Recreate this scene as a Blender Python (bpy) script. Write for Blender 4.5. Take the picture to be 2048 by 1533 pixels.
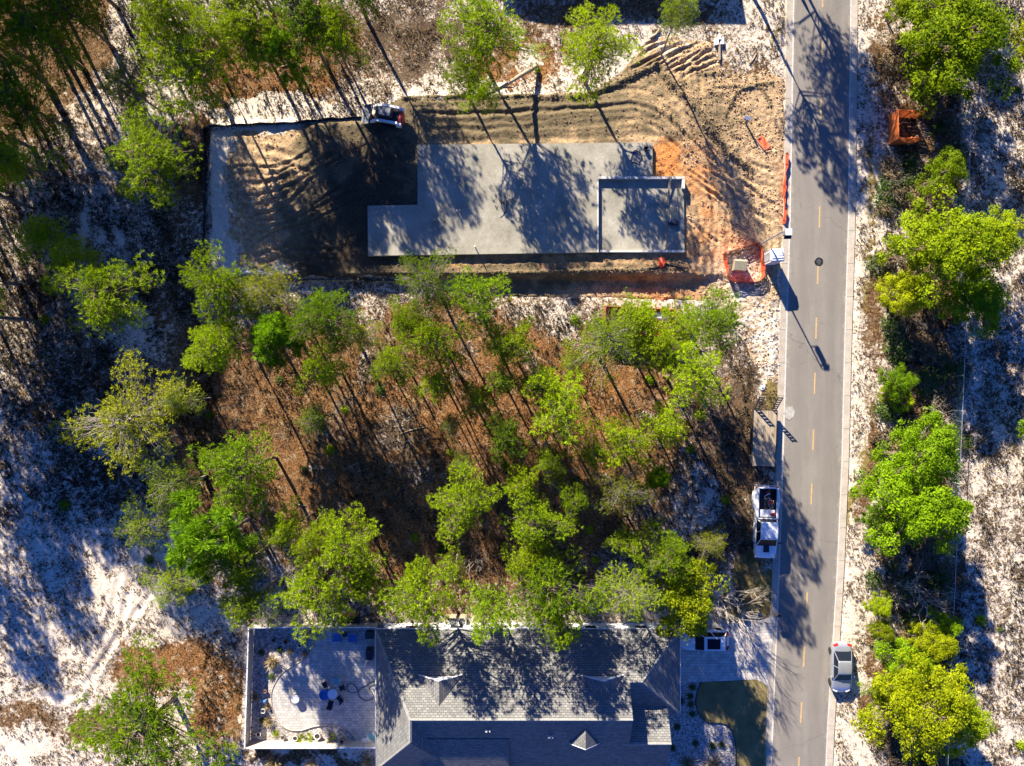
import bpy, math, random
import numpy as np
from mathutils import Vector, Matrix

for o in list(bpy.data.objects):
    bpy.data.objects.remove(o)
SC = bpy.context.scene
COL = SC.collection
R = math.radians
random.seed(7)
rng = np.random.default_rng(11)

# ------------------------------------------------------------------ camera
F, H = 1422.2, 64.64                      # focal length in photo pixels, drone height in metres
cam = bpy.data.cameras.new('camera')
cam.sensor_width = 36.0
cam.lens = 36.0 * F / 2048.0
cam.clip_start = 0.5
cam.clip_end = 3000
co = bpy.data.objects.new('camera', cam)
co.location = (0, 0, H)
co.rotation_euler = (0, 0, 0)
COL.objects.link(co)
SC.camera = co

# ------------------------------------------------------------------ sky, sun, exposure
SUN_EL = R(25.0)
SX, SY = -0.456, 0.890                    # horizontal direction towards the sun
world = bpy.data.worlds.new('World')
SC.world = world
world.use_nodes = True
nt = world.node_tree
bg = nt.nodes['Background']
sky = nt.nodes.new('ShaderNodeTexSky')
sky.sky_type = 'NISHITA'
sky.sun_disc = False
sky.sun_elevation = SUN_EL
sky.sun_rotation = math.atan2(SX, SY)
sky.air_density = 1.0
sky.dust_density = 0.25
sky.ozone_density = 5.0
tint = nt.nodes.new('ShaderNodeMix'); tint.data_type = 'RGBA'; tint.blend_type = 'MULTIPLY'; tint.inputs[0].default_value = 1.0
tint.inputs[7].default_value = (0.26, 0.57, 1.28, 1)      # cool white balance of the shade
nt.links.new(sky.outputs['Color'], tint.inputs[6])
nt.links.new(tint.outputs[2], bg.inputs['Color'])
bg.inputs['Strength'].default_value = 0.05
sl = bpy.data.lights.new('sun', 'SUN')
sl.energy = 5.0
sl.angle = R(0.53)
sl.color = (1.0, 0.90, 0.73)
so = bpy.data.objects.new('sun', sl)
sd = Vector((SX * math.cos(SUN_EL), SY * math.cos(SUN_EL), math.sin(SUN_EL)))
so.rotation_euler = sd.to_track_quat('Z', 'Y').to_euler()
so.location = (-40, 60, 60)
COL.objects.link(so)
SC.view_settings.view_transform = 'Standard'
SC.view_settings.look = 'None'
SC.view_settings.gamma = 1.0
SC.view_settings.use_curve_mapping = False
SC.view_settings.exposure = 1.68
SC.render.engine = 'CYCLES'
SC.cycles.max_bounces = 5
SC.cycles.transparent_max_bounces = 8
SC.cycles.use_denoising = True

# ------------------------------------------------------------------ helpers
def W(px, py, h=0.0):
    """photo pixel -> point at height h"""
    return ((px - 1024.0) / F * (H - h), -(py - 766.5) / F * (H - h), h)
def WX(px, h=0.0): return (px - 1024.0) / F * (H - h)
def WY(py, h=0.0): return -(py - 766.5) / F * (H - h)
M_PX = H / F                              # metres per photo pixel on the ground

def sm(a, b, x):
    t = np.clip((x - a) / (b - a), 0, 1)
    return t * t * (3 - 2 * t)

class VNoise:
    def __init__(s, seed, n=256):
        s.n = n
        s.g = np.random.default_rng(seed).random((n, n))
    def __call__(s, x, y, scale):
        x = np.asarray(x) * scale + 1000.3; y = np.asarray(y) * scale + 1000.7
        i = np.floor(x).astype(int); j = np.floor(y).astype(int)
        u = x - i; v = y - j
        u = u * u * (3 - 2 * u); v = v * v * (3 - 2 * v)
        n = s.n; g = s.g
        a = g[i % n, j % n]; b = g[(i + 1) % n, j % n]; c = g[i % n, (j + 1) % n]; d = g[(i + 1) % n, (j + 1) % n]
        return (a * (1 - u) + b * u) * (1 - v) + (c * (1 - u) + d * u) * v
    def fbm(s, x, y, scale, oct=4):
        r = 0; a = 0.5; t = 0
        for k in range(oct):
            r = r + a * s(x, y, scale); t += a; scale *= 2.03; a *= 0.5
        return r / t
VN = VNoise(3); VN2 = VNoise(5)

def in_poly(x, y, poly):
    inside = np.zeros(np.shape(x), bool)
    n = len(poly)
    for i in range(n):
        x1, y1 = poly[i]; x2, y2 = poly[(i + 1) % n]
        c = ((y1 > y) != (y2 > y)) & (x < (x2 - x1) * (y - y1) / (y2 - y1 + 1e-12) + x1)
        inside ^= c
    return inside
def seg_dist(x, y, pts, closed=False):
    """distance to polyline and arc length at the nearest point"""
    best = np.full(np.shape(x), 1e9); arc = np.zeros(np.shape(x)); s0 = 0
    m = len(pts) if closed else len(pts) - 1
    for i in range(m):
        x1, y1 = pts[i][:2]; x2, y2 = pts[(i + 1) % len(pts)][:2]
        dx, dy = x2 - x1, y2 - y1; L2 = dx * dx + dy * dy + 1e-9
        t = np.clip(((x - x1) * dx + (y - y1) * dy) / L2, 0, 1)
        d = np.hypot(x - x1 - t * dx, y - y1 - t * dy)
        w = d < best
        best = np.where(w, d, best); arc = np.where(w, s0 + t * math.sqrt(L2), arc)
        s0 += math.sqrt(L2)
    return best, arc
def smooth_path(pts, step=0.3):
    """Catmull-Rom through the points"""
    P = [np.array(p, float) for p in pts]
    P = [2 * P[0] - P[1]] + P + [2 * P[-1] - P[-2]]
    out = []
    for i in range(1, len(P) - 2):
        a, b, c, d = P[i - 1], P[i], P[i + 1], P[i + 2]
        n = max(2, int(np.linalg.norm(c - b) / step))
        for k in range(n):
            t = k / n
            out.append(0.5 * (2 * b + (c - a) * t + (2 * a - 5 * b + 4 * c - d) * t * t + (3 * b - a - 3 * c + d) * t ** 3))
    out.append(P[-2])
    return [tuple(p) for p in out]

class MB:
    """collects shapes into one mesh"""
    def __init__(s): s.v = []; s.f = []; s.m = []; s.sm = []
    def add(s, vs, fs, mi=0, smooth=False):
        b = len(s.v); s.v += [tuple(v) for v in vs]
        for f in fs: s.f.append([i + b for i in f]); s.m.append(mi); s.sm.append(smooth)
        return s
    def box(s, x0, x1, y0, y1, z0, z1, mi=0, M=None, bev=0.0):
        if bev <= 0:
            vs = [(x, y, z) for z in (z0, z1) for y in (y0, y1) for x in (x0, x1)]
            fs = [(0, 2, 3, 1), (4, 5, 7, 6), (0, 1, 5, 4), (2, 6, 7, 3), (0, 4, 6, 2), (1, 3, 7, 5)]
        else:
            b = bev; vs = []; 
            rings = [(z0, b), (z0 + b, 0), (z1 - b, 0), (z1, b)]
            for z, i in rings:
                vs += [(x0 + i + b, y0 + i, z), (x1 - i - b, y0 + i, z), (x1 - i, y0 + i + b, z), (x1 - i, y1 - i - b, z),
                       (x1 - i - b, y1 - i, z), (x0 + i + b, y1 - i, z), (x0 + i, y1 - i - b, z), (x0 + i, y0 + i + b, z)]
            fs = []
            for k in range(3):
                for j in range(8): fs.append((k * 8 + j, k * 8 + (j + 1) % 8, (k + 1) * 8 + (j + 1) % 8, (k + 1) * 8 + j))
            fs.append(tuple(range(7, -1, -1))); fs.append(tuple(range(24, 32)))
        if M is not None: vs = [tuple(M @ Vector(v)) for v in vs]
        return s.add(vs, fs, mi)
    def prism(s, poly, z0, z1, mi=0, M=None):
        n = len(poly)
        a = sum(poly[i][0] * poly[(i + 1) % n][1] - poly[(i + 1) % n][0] * poly[i][1] for i in range(n))
        if a < 0: poly = poly[::-1]
        vs = [(p[0], p[1], z0) for p in poly] + [(p[0], p[1], z1) for p in poly]
        fs = [tuple(range(n - 1, -1, -1)), tuple(range(n, 2 * n))] + [(i, (i + 1) % n, n + (i + 1) % n, n + i) for i in range(n)]
        if M is not None: vs = [tuple(M @ Vector(v)) for v in vs]
        return s.add(vs, fs, mi)
    def tube(s, pts, rad, n=6, mi=0, cap=True):
        P = [Vector(p) for p in pts]
        if not hasattr(rad, '__len__'): rad = [rad] * len(P)
        vs = []; up = Vector((0, 0, 1))
        for i, p in enumerate(P):
            d = (P[min(i + 1, len(P) - 1)] - P[max(i - 1, 0)])
            d = d.normalized() if d.length > 1e-9 else Vector((0, 0, 1))
            a = d.cross(up)
            if a.length < 0.05: a = d.cross(Vector((1, 0, 0)))
            a.normalize(); b = d.cross(a)
            for k in range(n):
                t = 2 * math.pi * k / n
                vs.append(tuple(p + (a * math.cos(t) + b * math.sin(t)) * rad[i]))
        fs = []
        for i in range(len(P) - 1):
            for k in range(n): fs.append((i * n + k, i * n + (k + 1) % n, (i + 1) * n + (k + 1) % n, (i + 1) * n + k))
        s.add(vs, fs, mi, True)
        if cap:
            b = len(s.v) - len(vs)
            s.f.append([b + k for k in range(n - 1, -1, -1)]); s.m.append(mi); s.sm.append(False)
            s.f.append([b + (len(P) - 1) * n + k for k in range(n)]); s.m.append(mi); s.sm.append(False)
        return s
    def lathe(s, prof, n=14, c=(0, 0, 0), mi=0, smooth=True):
        vs = []; fs = []
        for r, z in prof:
            for k in range(n):
                t = 2 * math.pi * k / n; vs.append((c[0] + r * math.cos(t), c[1] + r * math.sin(t), c[2] + z))
        for i in range(len(prof) - 1):
            for k in range(n): fs.append((i * n + k, i * n + (k + 1) % n, (i + 1) * n + (k + 1) % n, (i + 1) * n + k))
        s.add(vs, fs, mi, smooth)
        b = len(s.v) - len(vs)
        s.f.append([b + k for k in range(n - 1, -1, -1)]); s.m.append(mi); s.sm.append(False)
        s.f.append([b + (len(prof) - 1) * n + k for k in range(n)]); s.m.append(mi); s.sm.append(False)
        return s
    def loft(s, st, n=20, ex=4.0, mi=0):
        """stations (y, half width, z0, z1 [, top narrowing]) of a rounded box"""
        vs = []; fs = []
        for q in st:
            y, hw, z0, z1 = q[:4]; nar = q[4] if len(q) > 4 else 0.0
            cz = (z0 + z1) / 2; hz = (z1 - z0) / 2
            for k in range(n):
                t = 2 * math.pi * (k + 0.5) / n
                cx = math.copysign(abs(math.cos(t)) ** (2 / ex), math.cos(t)); sz = math.copysign(abs(math.sin(t)) ** (2 / ex), math.sin(t))
                vs.append((cx * hw * (1 - nar * max(0, sz)), y, cz + sz * hz))
        for i in range(len(st) - 1):
            for k in range(n): fs.append((i * n + k, (i + 1) * n + k, (i + 1) * n + (k + 1) % n, i * n + (k + 1) % n))
        s.add(vs, fs, mi, True)
        b = len(s.v) - len(vs)
        s.f.append([b + k for k in range(n)]); s.m.append(mi); s.sm.append(False)
        s.f.append([b + (len(st) - 1) * n + k for k in range(n - 1, -1, -1)]); s.m.append(mi); s.sm.append(False)
        return s
    def build(s, name, mats, parent=None):
        me = bpy.data.meshes.new(name)
        me.from_pydata(s.v, [], s.f)
        if not isinstance(mats, (list, tuple)): mats = [mats]
        for m in mats: me.materials.append(m)
        me.polygons.foreach_set('material_index', s.m)
        me.polygons.foreach_set('use_smooth', s.sm)
        me.update()
        o = bpy.data.objects.new(name, me); COL.objects.link(o)
        if parent: o.parent = parent
        return o

def tag(o, label, cat, group=None, kind=None):
    if label: o['label'] = label
    if cat: o['category'] = cat
    if group: o['group'] = group
    if kind: o['kind'] = kind
    return o
def struct(o, label=None):
    o['kind'] = 'structure'
    if label: o['label'] = label
    return o
def thing(name, label, cat, loc=(0, 0, 0), rz=0.0, group=None, scale=1.0):
    o = bpy.data.objects.new(name, None); COL.objects.link(o)
    o.location = loc; o.rotation_euler = (0, 0, rz); o.empty_display_size = 0.3
    o.scale = (scale, scale, scale) if not hasattr(scale, '__len__') else scale
    return tag(o, label, cat, group)
def np_mesh(name, V, Fc, mats, parent=None, smooth=False):
    me = bpy.data.meshes.new(name)
    V = np.ascontiguousarray(V, np.float32); Fc = np.ascontiguousarray(Fc, np.int32)
    k = Fc.shape[1]
    me.vertices.add(len(V)); me.vertices.foreach_set('co', V.ravel())
    me.loops.add(Fc.size); me.loops.foreach_set('vertex_index', Fc.ravel())
    me.polygons.add(len(Fc)); me.polygons.foreach_set('loop_start', np.arange(0, Fc.size, k, dtype=np.int32))
    me.polygons.foreach_set('use_smooth', np.full(len(Fc), smooth))
    if not isinstance(mats, (list, tuple)): mats = [mats]
    for m in mats: me.materials.append(m)
    me.update(calc_edges=True); me.validate()
    if name.startswith('_'): return me
    o = bpy.data.objects.new(name, me); COL.objects.link(o)
    if parent: o.parent = parent
    return o

# ------------------------------------------------------------------ materials
class N:
    """short hand for node trees"""
    def __init__(s, name):
        s.mat = bpy.data.materials.new(name); s.mat.use_nodes = True
        s.t = s.mat.node_tree; s.b = s.t.nodes['Principled BSDF']; s.out = s.t.nodes['Material Output']
    def n(s, typ, **kw):
        x = s.t.nodes.new('ShaderNode' + typ)
        for k, v in kw.items():
            if k in x.inputs: s.set(x.inputs[k], v)
            else: setattr(x, k, v)
        return x
    def set(s, sock, v):
        if hasattr(v, 'is_output'): s.t.links.new(v, sock)
        elif hasattr(v, '__len__') and len(v) == 3 and sock.type == 'RGBA': sock.default_value = (*v, 1)
        else: sock.default_value = v
    def noise(s, scale, detail=4, rough=0.6, vec=None, dist=0.0):
        x = s.n('TexNoise'); x.inputs['Scale'].default_value = scale; x.inputs['Detail'].default_value = detail
        x.inputs['Roughness'].default_value = rough; x.inputs['Distortion'].default_value = dist
        s.t.links.new(vec if vec is not None else s.coord(), x.inputs['Vector'])
        return x.outputs['Fac']
    def coord(s, kind='Object'):
        if not hasattr(s, '_c'): s._c = s.n('TexCoord')
        return s._c.outputs[kind]
    def ramp(s, fac, stops, interp='LINEAR'):
        x = s.n('ValToRGB'); x.color_ramp.interpolation = interp
        e = x.color_ramp.elements
        while len(e) > 1: e.remove(e[-1])
        for i, (p, c) in enumerate(stops):
            if i == 0: e[0].position = p; e[0].color = (*c, 1)
            else: q = e.new(p); q.color = (*c, 1)
        s.set(x.inputs['Fac'], fac)
        return x.outputs['Color']
    def mix(s, fac, a, b, mode='MIX'):
        x = s.n('Mix'); x.data_type = 'RGBA'; x.blend_type = mode
        s.set(x.inputs[0], fac); s.set(x.inputs[6], a); s.set(x.inputs[7], b)
        return x.outputs[2]
    def math(s, op, a, b=0.0, clamp=False):
        x = s.n('Math'); x.operation = op; x.use_clamp = clamp
        s.set(x.inputs[0], a); s.set(x.inputs[1], b)
        return x.outputs[0]
    def step(s, x, a, b):
        y = s.n('MapRange'); y.interpolation_type = 'SMOOTHSTEP'
        s.set(y.inputs[0], x); y.inputs[1].default_value = a; y.inputs[2].default_value = b
        return y.outputs[0]
    def bump(s, h, strength=0.5, dist=0.05):
        x = s.n('Bump'); x.inputs['Strength'].default_value = strength; x.inputs['Distance'].default_value = dist
        s.set(x.inputs['Height'], h); s.t.links.new(x.outputs['Normal'], s.b.inputs['Normal'])
    def attr(s, name):
        x = s.n('Attribute'); x.attribute_name = name
        return x
    def color(s, c): s.set(s.b.inputs['Base Color'], c); return s
    def rough(s, r): s.set(s.b.inputs['Roughness'], r); return s

def simple(name, c, rough=0.6, metal=0.0, var=0.25, scale=3.0, coat=0.0, bump=0.0, spec=None):
    m = N(name)
    if var > 0:
        f = m.noise(scale, 4)
        d = tuple(x * (1 - var) for x in c); l = tuple(min(1, x * (1 + var)) for x in c)
        m.color(m.ramp(f, [(0.3, d), (0.7, l)]))
        if bump: m.bump(m.noise(scale * 6, 3), 0.4, bump)
    else: m.color(c)
    m.rough(rough); m.b.inputs['Metallic'].default_value = metal
    m.b.inputs['Coat Weight'].default_value = coat; m.b.inputs['Coat Roughness'].default_value = 0.08
    if spec is not None: m.b.inputs['Specular IOR Level'].default_value = spec
    return m.mat

MT = {}
MT['white_paint'] = simple('white_car_paint', (0.78, 0.79, 0.8), 0.3, var=0.04, coat=0.6)
MT['silver_paint'] = simple('silver_car_paint', (0.42, 0.44, 0.47), 0.32, 0.55, var=0.04, coat=0.8)
MT['glass'] = simple('dark_glass', (0.012, 0.016, 0.024), 0.12, var=0.0, coat=0.0, spec=0.12)
MT['tyre'] = simple('tyre_rubber', (0.02, 0.02, 0.022), 0.85)
MT['rim'] = simple('wheel_metal', (0.45, 0.45, 0.46), 0.35, 0.9)
MT['black'] = simple('black_plastic', (0.02, 0.02, 0.022), 0.5)
MT['dark_metal'] = simple('dark_metal', (0.05, 0.05, 0.055), 0.5, 0.5)
MT['red_lens'] = simple('red_lens', (0.55, 0.02, 0.02), 0.2, var=0.05)
MT['lamp_lens'] = simple('clear_lens', (0.7, 0.72, 0.75), 0.15, var=0.05)
MT['red'] = simple('red_paint', (0.55, 0.05, 0.03), 0.45)
MT['steel'] = simple('galvanised_steel', (0.42, 0.43, 0.45), 0.45, 0.7)
MT['bucket_steel'] = simple('worn_bucket_steel', (0.16, 0.17, 0.19), 0.55, 0.4, scale=6)
def grain(name, c1, c2, c3):
    m = N(name); mp = m.n('Mapping'); mp.inputs['Scale'].default_value = (9, 0.7, 9); m.t.links.new(m.coord(), mp.inputs['Vector'])
    a = m.noise(1.0, 5, 0.7, mp.outputs[0]); b = m.noise(0.9, 3)
    m.color(m.ramp(m.math('ADD', m.math('MULTIPLY', a, 0.65), m.math('MULTIPLY', b, 0.35)), [(0.33, c1), (0.5, c2), (0.66, c3)])); m.rough(0.9); m.bump(a, 0.4, 0.01)
    return m.mat
MT['wood'] = grain('weathered_wood', (0.19, 0.14, 0.085), (0.33, 0.26, 0.175), (0.46, 0.39, 0.29))
MT['pale_wood'] = simple('pale_lumber', (0.55, 0.42, 0.24), 0.8, var=0.3, scale=6, bump=0.01)
MT['orange_net'] = simple('orange_plastic', (0.75, 0.10, 0.03), 0.6, var=0.25, scale=4)
MT['black_cloth'] = simple('black_silt_cloth', (0.025, 0.025, 0.028), 0.9)
MT['white_plastic'] = simple('white_plastic', (0.78, 0.79, 0.8), 0.45, var=0.06)
MT['grey_plastic'] = simple('grey_plastic', (0.32, 0.33, 0.34), 0.55)
MT['rust_orange'] = simple('rusty_orange_steel', (0.34, 0.115, 0.035), 0.75, var=0.45, scale=5)
MT['cedar'] = simple('orange_stained_boards', (0.62, 0.15, 0.03), 0.7, var=0.25, scale=4)
MT['tan_metal'] = simple('tan_cabinet_paint', (0.36, 0.31, 0.2), 0.5, var=0.12)
MT['vinyl'] = simple('cream_vinyl', (0.5, 0.44, 0.35), 0.5, var=0.1)
MT['wall'] = simple('white_siding', (0.72, 0.71, 0.7), 0.7, var=0.06)
MT['trim'] = simple('white_trim', (0.8, 0.79, 0.8), 0.5, var=0.03)
MT['terracotta'] = simple('terracotta', (0.38, 0.17, 0.08), 0.8)
MT['pot_white'] = simple('white_pot_glaze', (0.62, 0.6, 0.56), 0.5)
MT['pot_grey'] = simple('grey_pot', (0.22, 0.22, 0.22), 0.7)
MT['soil'] = simple('potting_soil', (0.04, 0.028, 0.02), 0.95)
MT['blue_chair'] = simple('blue_poly_lumber', (0.03, 0.16, 0.5), 0.55)
MT['teal'] = simple('teal_plastic', (0.14, 0.42, 0.5), 0.5)
MT['navy'] = simple('navy_fabric', (0.015, 0.02, 0.05), 0.8)
MT['blue_glass'] = simple('blue_globe', (0.05, 0.2, 0.6), 0.15)
MT['hose'] = simple('black_hose', (0.02, 0.022, 0.02), 0.6)
MT['cord_dark'] = simple('dark_conduit', (0.03, 0.03, 0.035), 0.5)
MT['bark'] = simple('pine_bark', (0.16, 0.115, 0.085), 0.95, var=0.4, scale=5, bump=0.02)
MT['twig'] = simple('grey_twigs', (0.22, 0.19, 0.16), 0.95, var=0.3, scale=5)
MT['pale_twig'] = simple('pale_bare_twigs', (0.52, 0.45, 0.36), 0.9, var=0.2)
MT['straw'] = simple('dry_straw', (0.42, 0.33, 0.17), 0.9, var=0.3)
MT['log'] = simple('fallen_wood', (0.38, 0.29, 0.2), 0.9, var=0.35, scale=4)

def leaf_mat(name, dark, lite, trans=0.26):
    m = N(name)
    info = m.n('ObjectInfo'); geo = m.n('NewGeometry')
    f = m.math('ADD', m.math('MULTIPLY', m.noise(0.9, 3), 0.75), m.math('MULTIPLY', geo.outputs['Random Per Island'], 0.35))
    f = m.math('ADD', f, m.math('MULTIPLY', m.math('SUBTRACT', info.outputs['Random'], 0.5), 0.4))
    c = m.ramp(f, [(0.25, dark), (0.8, lite)])
    m.color(c); m.rough(0.6); m.b.inputs['Specular IOR Level'].default_value = 0.06
    tr = m.n('BsdfTranslucent'); m.set(tr.inputs['Color'], m.mix(0.5, c, (lite[0] * 1.15, lite[1] * 1.2, lite[2] * 0.6)))
    mx = m.n('MixShader'); mx.inputs[0].default_value = trans
    m.t.links.new(m.b.outputs[0], mx.inputs[1]); m.t.links.new(tr.outputs[0], mx.inputs[2])
    m.t.links.new(mx.outputs[0], m.out.inputs['Surface'])
    return m.mat
LEAF = {
    'pine': leaf_mat('pine_needles', (0.06, 0.125, 0.004), (0.38, 0.50, 0.010)),
    'pine2': leaf_mat('pine_needles_yellow', (0.07, 0.125, 0.004), (0.39, 0.49, 0.010)),
    'pine3': leaf_mat('pine_needles_deep', (0.045, 0.10, 0.004), (0.29, 0.43, 0.012)),
    'long': leaf_mat('long_needles', (0.05, 0.13, 0.004), (0.29, 0.48, 0.014)),
    'oak': leaf_mat('scrub_oak_leaves', (0.045, 0.095, 0.003), (0.33, 0.42, 0.006)),
    'oak2': leaf_mat('scrub_oak_leaves_green', (0.035, 0.09, 0.003), (0.26, 0.42, 0.006)),
    'oak3': leaf_mat('scrub_oak_leaves_gold', (0.05, 0.09, 0.003), (0.37, 0.41, 0.006)),
    'thin': leaf_mat('thin_faded_leaves', (0.075, 0.095, 0.008), (0.34, 0.36, 0.02)),
    'thin2': leaf_mat('thin_green_leaves', (0.06, 0.11, 0.006), (0.34, 0.44, 0.015)),
    'dark': leaf_mat('dark_leaves', (0.03, 0.06, 0.012), (0.10, 0.16, 0.03)),
    'wire': leaf_mat('dark_wiregrass', (0.016, 0.014, 0.008), (0.085, 0.070, 0.030), 0.08),
    'dry': leaf_mat('dry_brown_leaves', (0.06, 0.045, 0.025), (0.24, 0.17, 0.09), 0.1),
}
ALT = {'pine': ['pine', 'pine', 'pine2', 'pine3'], 'oak': ['oak', 'oak2', 'oak3'], 'thin': ['thin', 'thin2'], 'long': ['long']}
# ------------------------------------------------------------------ terrain
ROAD_L = [(-1500, 1620), (-400, 1592), (100, 1585), (440, 1579), (700, 1571), (920, 1565), (1150, 1557), (1440, 1545), (1800, 1530), (3000, 1475)]
ROAD_R = [(-1500, 1740), (-400, 1708), (150, 1701), (440, 1698), (700, 1690), (920, 1685), (1150, 1675), (1440, 1657), (1800, 1640), (3000, 1580)]
def road_x(tab, py): return np.interp(py, [a for a, b in tab], [b for a, b in tab])

PAD_POLY = [(418, 256), (600, 250), (725, 238), (800, 198), (930, 194), (1060, 194), (1190, 182), (1262, 120), (1290, 78), (1345, 66), (1420, 84), (1455, 150), (1530, 140),
            (1575, 160), (1574, 330), (1572, 470), (1560, 520), (1566, 620), (1560, 775), (1520, 760), (1490, 690), (1430, 604), (1380, 606), (1100, 600), (1000, 598), (840, 592), (826, 562), (700, 557), (560, 560), (420, 548)]
YARD = [(486, 1252), (1540, 1252), (1553, 1226), (1545, 1440), (1536, 1720), (486, 1720)]

def pad_height(gx, gy):
    left = sm(410, 430, gx); right = 1 - sm(1300, 1520, gx)
    top1 = sm(236, 258, gy); top2 = sm(120, 262, gy); w = sm(700, 830, gx)
    top = top1 * (1 - w) + top2 * w
    bot = 1 - sm(549, 563, gy)
    lv = 0.35 + 0.55 * sm(430, 800, gx)
    return lv * left * right * top * bot
def ground_z(x, y):
    gx = 1024 + x / M_PX; gy = 766.5 - y / M_PX
    z = 0.10 * (VN.fbm(x, y, 0.12, 3) - 0.5) + 0.09 * (VN2.fbm(x, y, 0.9, 3) - 0.5)
    ph = pad_height(gx, gy)
    z = z * (1 - 0.6 * np.clip(ph / 0.9, 0, 1)) + ph
    xl = road_x(ROAD_L, gy); xr = road_x(ROAD_R, gy)
    corr = sm(xl - 24, xl - 12, gx) * (1 - sm(xr + 12, xr + 24, gx))
    z = z * (1 - corr) + corr * -0.10
    dy, _ = seg_dist(gx, gy, YARD, True)
    sdv = np.where(in_poly(gx, gy, YARD), dy, -dy)
    k = sm(-6, 8, sdv)
    return z * (1 - k) - 0.10 * k
def gz(px, py):
    x, y, _ = W(px, py)
    return float(ground_z(np.array([x]), np.array([y]))[0])
def on_ground(px, py):
    z = gz(px, py)
    x, y, _ = W(px, py, z)
    return (x, y, z)

def blobs(gx, gy, base, lst):
    v = np.array(base, float) * np.ones_like(gx)
    gx, gy = gx + 90 * (VN.fbm(gx, gy, 0.012, 4) - 0.5), gy + 90 * (VN2.fbm(gx, gy, 0.012, 4) - 0.5)
    for cx, cy, rx, ry, val in lst:
        d = ((gx - cx) / rx) ** 2 + ((gy - cy) / ry) ** 2
        w = 1 - sm(0.2, 1.5, np.sqrt(d))
        v = v * (1 - w) + val * w
    return v
SAND = [  # centre x, y, radius x, y in photo pixels, amount of bare sand
    (60, 60, 190, 150, 0.12), (30, 230, 110, 150, 0.2), (150, 40, 90, 130, 0.1), (255, 100, 40, 140, 0.75), (150, 300, 110, 70, 0.55), (60, 620, 90, 160, 0.55), (330, 640, 50, 130, 0.48), (130, 760, 140, 90, 0.55), (60, 930, 110, 120, 0.56), (390, 760, 60, 160, 0.36), (190, 430, 60, 80, 0.75),
    (360, 430, 60, 130, 0.5), (385, 300, 45, 90, 0.12), (560, 130, 190, 110, 0.1), (580, 225, 150, 26, 0.85), (820, 80, 120, 110, 0.6), (690, 60, 60, 80, 0.3),
    (1040, 110, 110, 60, 0.22), (1060, 105, 30, 25, 0.8), (1250, 15, 240, 60, 0.3), (1470, 90, 90, 80, 0.55), (1440, 120, 40, 50, 0.45), (1520, 60, 40, 70, 0.6), (1500, 190, 70, 70, 0.35),
    (900, 900, 560, 330, 0.10), (560, 720, 120, 80, 0.15), (420, 900, 60, 120, 0.2), (720, 630, 60, 35, 0.6), (800, 600, 80, 25, 0.6), (1090, 620, 80, 25, 0.7), (1110, 640, 35, 25, 0.85), (1080, 735, 35, 18, 0.6),
    (800, 850, 50, 70, 0.72), (700, 790, 40, 40, 0.5), (960, 700, 40, 30, 0.45), (1180, 780, 40, 25, 0.45), (1130, 870, 35, 35, 0.4), (880, 1060, 40, 30, 0.42), (1000, 1010, 30, 40, 0.42), (690, 1020, 40, 30, 0.42), (1330, 800, 40, 50, 0.45), (760, 700, 40, 40, 0.45), (850, 935, 40, 40, 0.6), (660, 850, 55, 45, 0.5), (720, 730, 18, 40, 0.75), (730, 960, 40, 30, 0.5), (640, 960, 25, 14, 0.75), (812, 985, 16, 16, 0.8),
    (560, 1180, 45, 50, 0.55), (820, 1010, 50, 40, 0.4), (1390, 980, 50, 90, 0.72), (1470, 900, 70, 180, 0.52), (1450, 1050, 60, 80, 0.55), (1420, 1130, 50, 50, 0.35), (1520, 700, 50, 90, 0.7), (1290, 1010, 40, 40, 0.5),
    (1230, 740, 120, 60, 0.2), (1440, 790, 50, 50, 0.5), (1470, 1190, 45, 40, 0.6),
    (390, 1000, 40, 40, 0.25), (330, 1330, 130, 60, 0.2), (430, 1420, 60, 110, 0.3), (200, 1440, 110, 50, 0.3), (60, 1430, 60, 30, 0.3), (480, 1380, 14, 140, 0.05), (450, 1160, 40, 60, 0.5),
    (1850, 300, 70, 1400, 0.36), (1850, 900, 75, 900, 0.30), (1745, 620, 26, 130, 0.25), (1735, 920, 22, 160, 0.2), (1745, 1370, 25, 120, 0.3), (1765, 120, 25, 130, 0.35), (620, 1520, 150, 18, 0.3)]
GRASS = [(1728, 360, 20, 150, 0.66), (1722, 560, 20, 150, 0.62), (1708, 960, 20, 170, 0.7), (1712, 720, 12, 60, 0.5), (1545, 790, 18, 50, 0.8), (1538, 480, 26, 25, 0.8), (1510, 1190, 38, 60, 1.0), (1500, 1140, 40, 40, 0.7), (1712, 1460, 12, 100, 0.4), (1560, 60, 12, 120, 0.6)]
WARM = [(900, 900, 520, 330, 0.75), (1180, 760, 160, 90, 0.95), (1040, 130, 110, 70, 0.95), (560, 140, 180, 110, 0.8), (420, 1400, 80, 140, 0.85), (330, 1330, 120, 60, 0.8), (700, 860, 140, 60, 0.5), (760, 950, 120, 60, 0.45), (1480, 900, 90, 250, 0.25)]
SPECK = [(220, 650, 300, 420, 0.66), (250, 1300, 250, 260, 0.5), (2000, 700, 90, 900, 0.58), (1745, 700, 40, 900, 0.5), (900, 900, 520, 330, 0.7), (550, 225, 160, 30, 0.3), (820, 80, 130, 120, 0.75), (1480, 900, 90, 250, 0.8), (45, 1480, 40, 60, 0.25), (1250, 20, 220, 50, 0.65), (300, 680, 50, 60, 0.3), (1980, 250, 60, 250, 0.55)]

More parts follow.
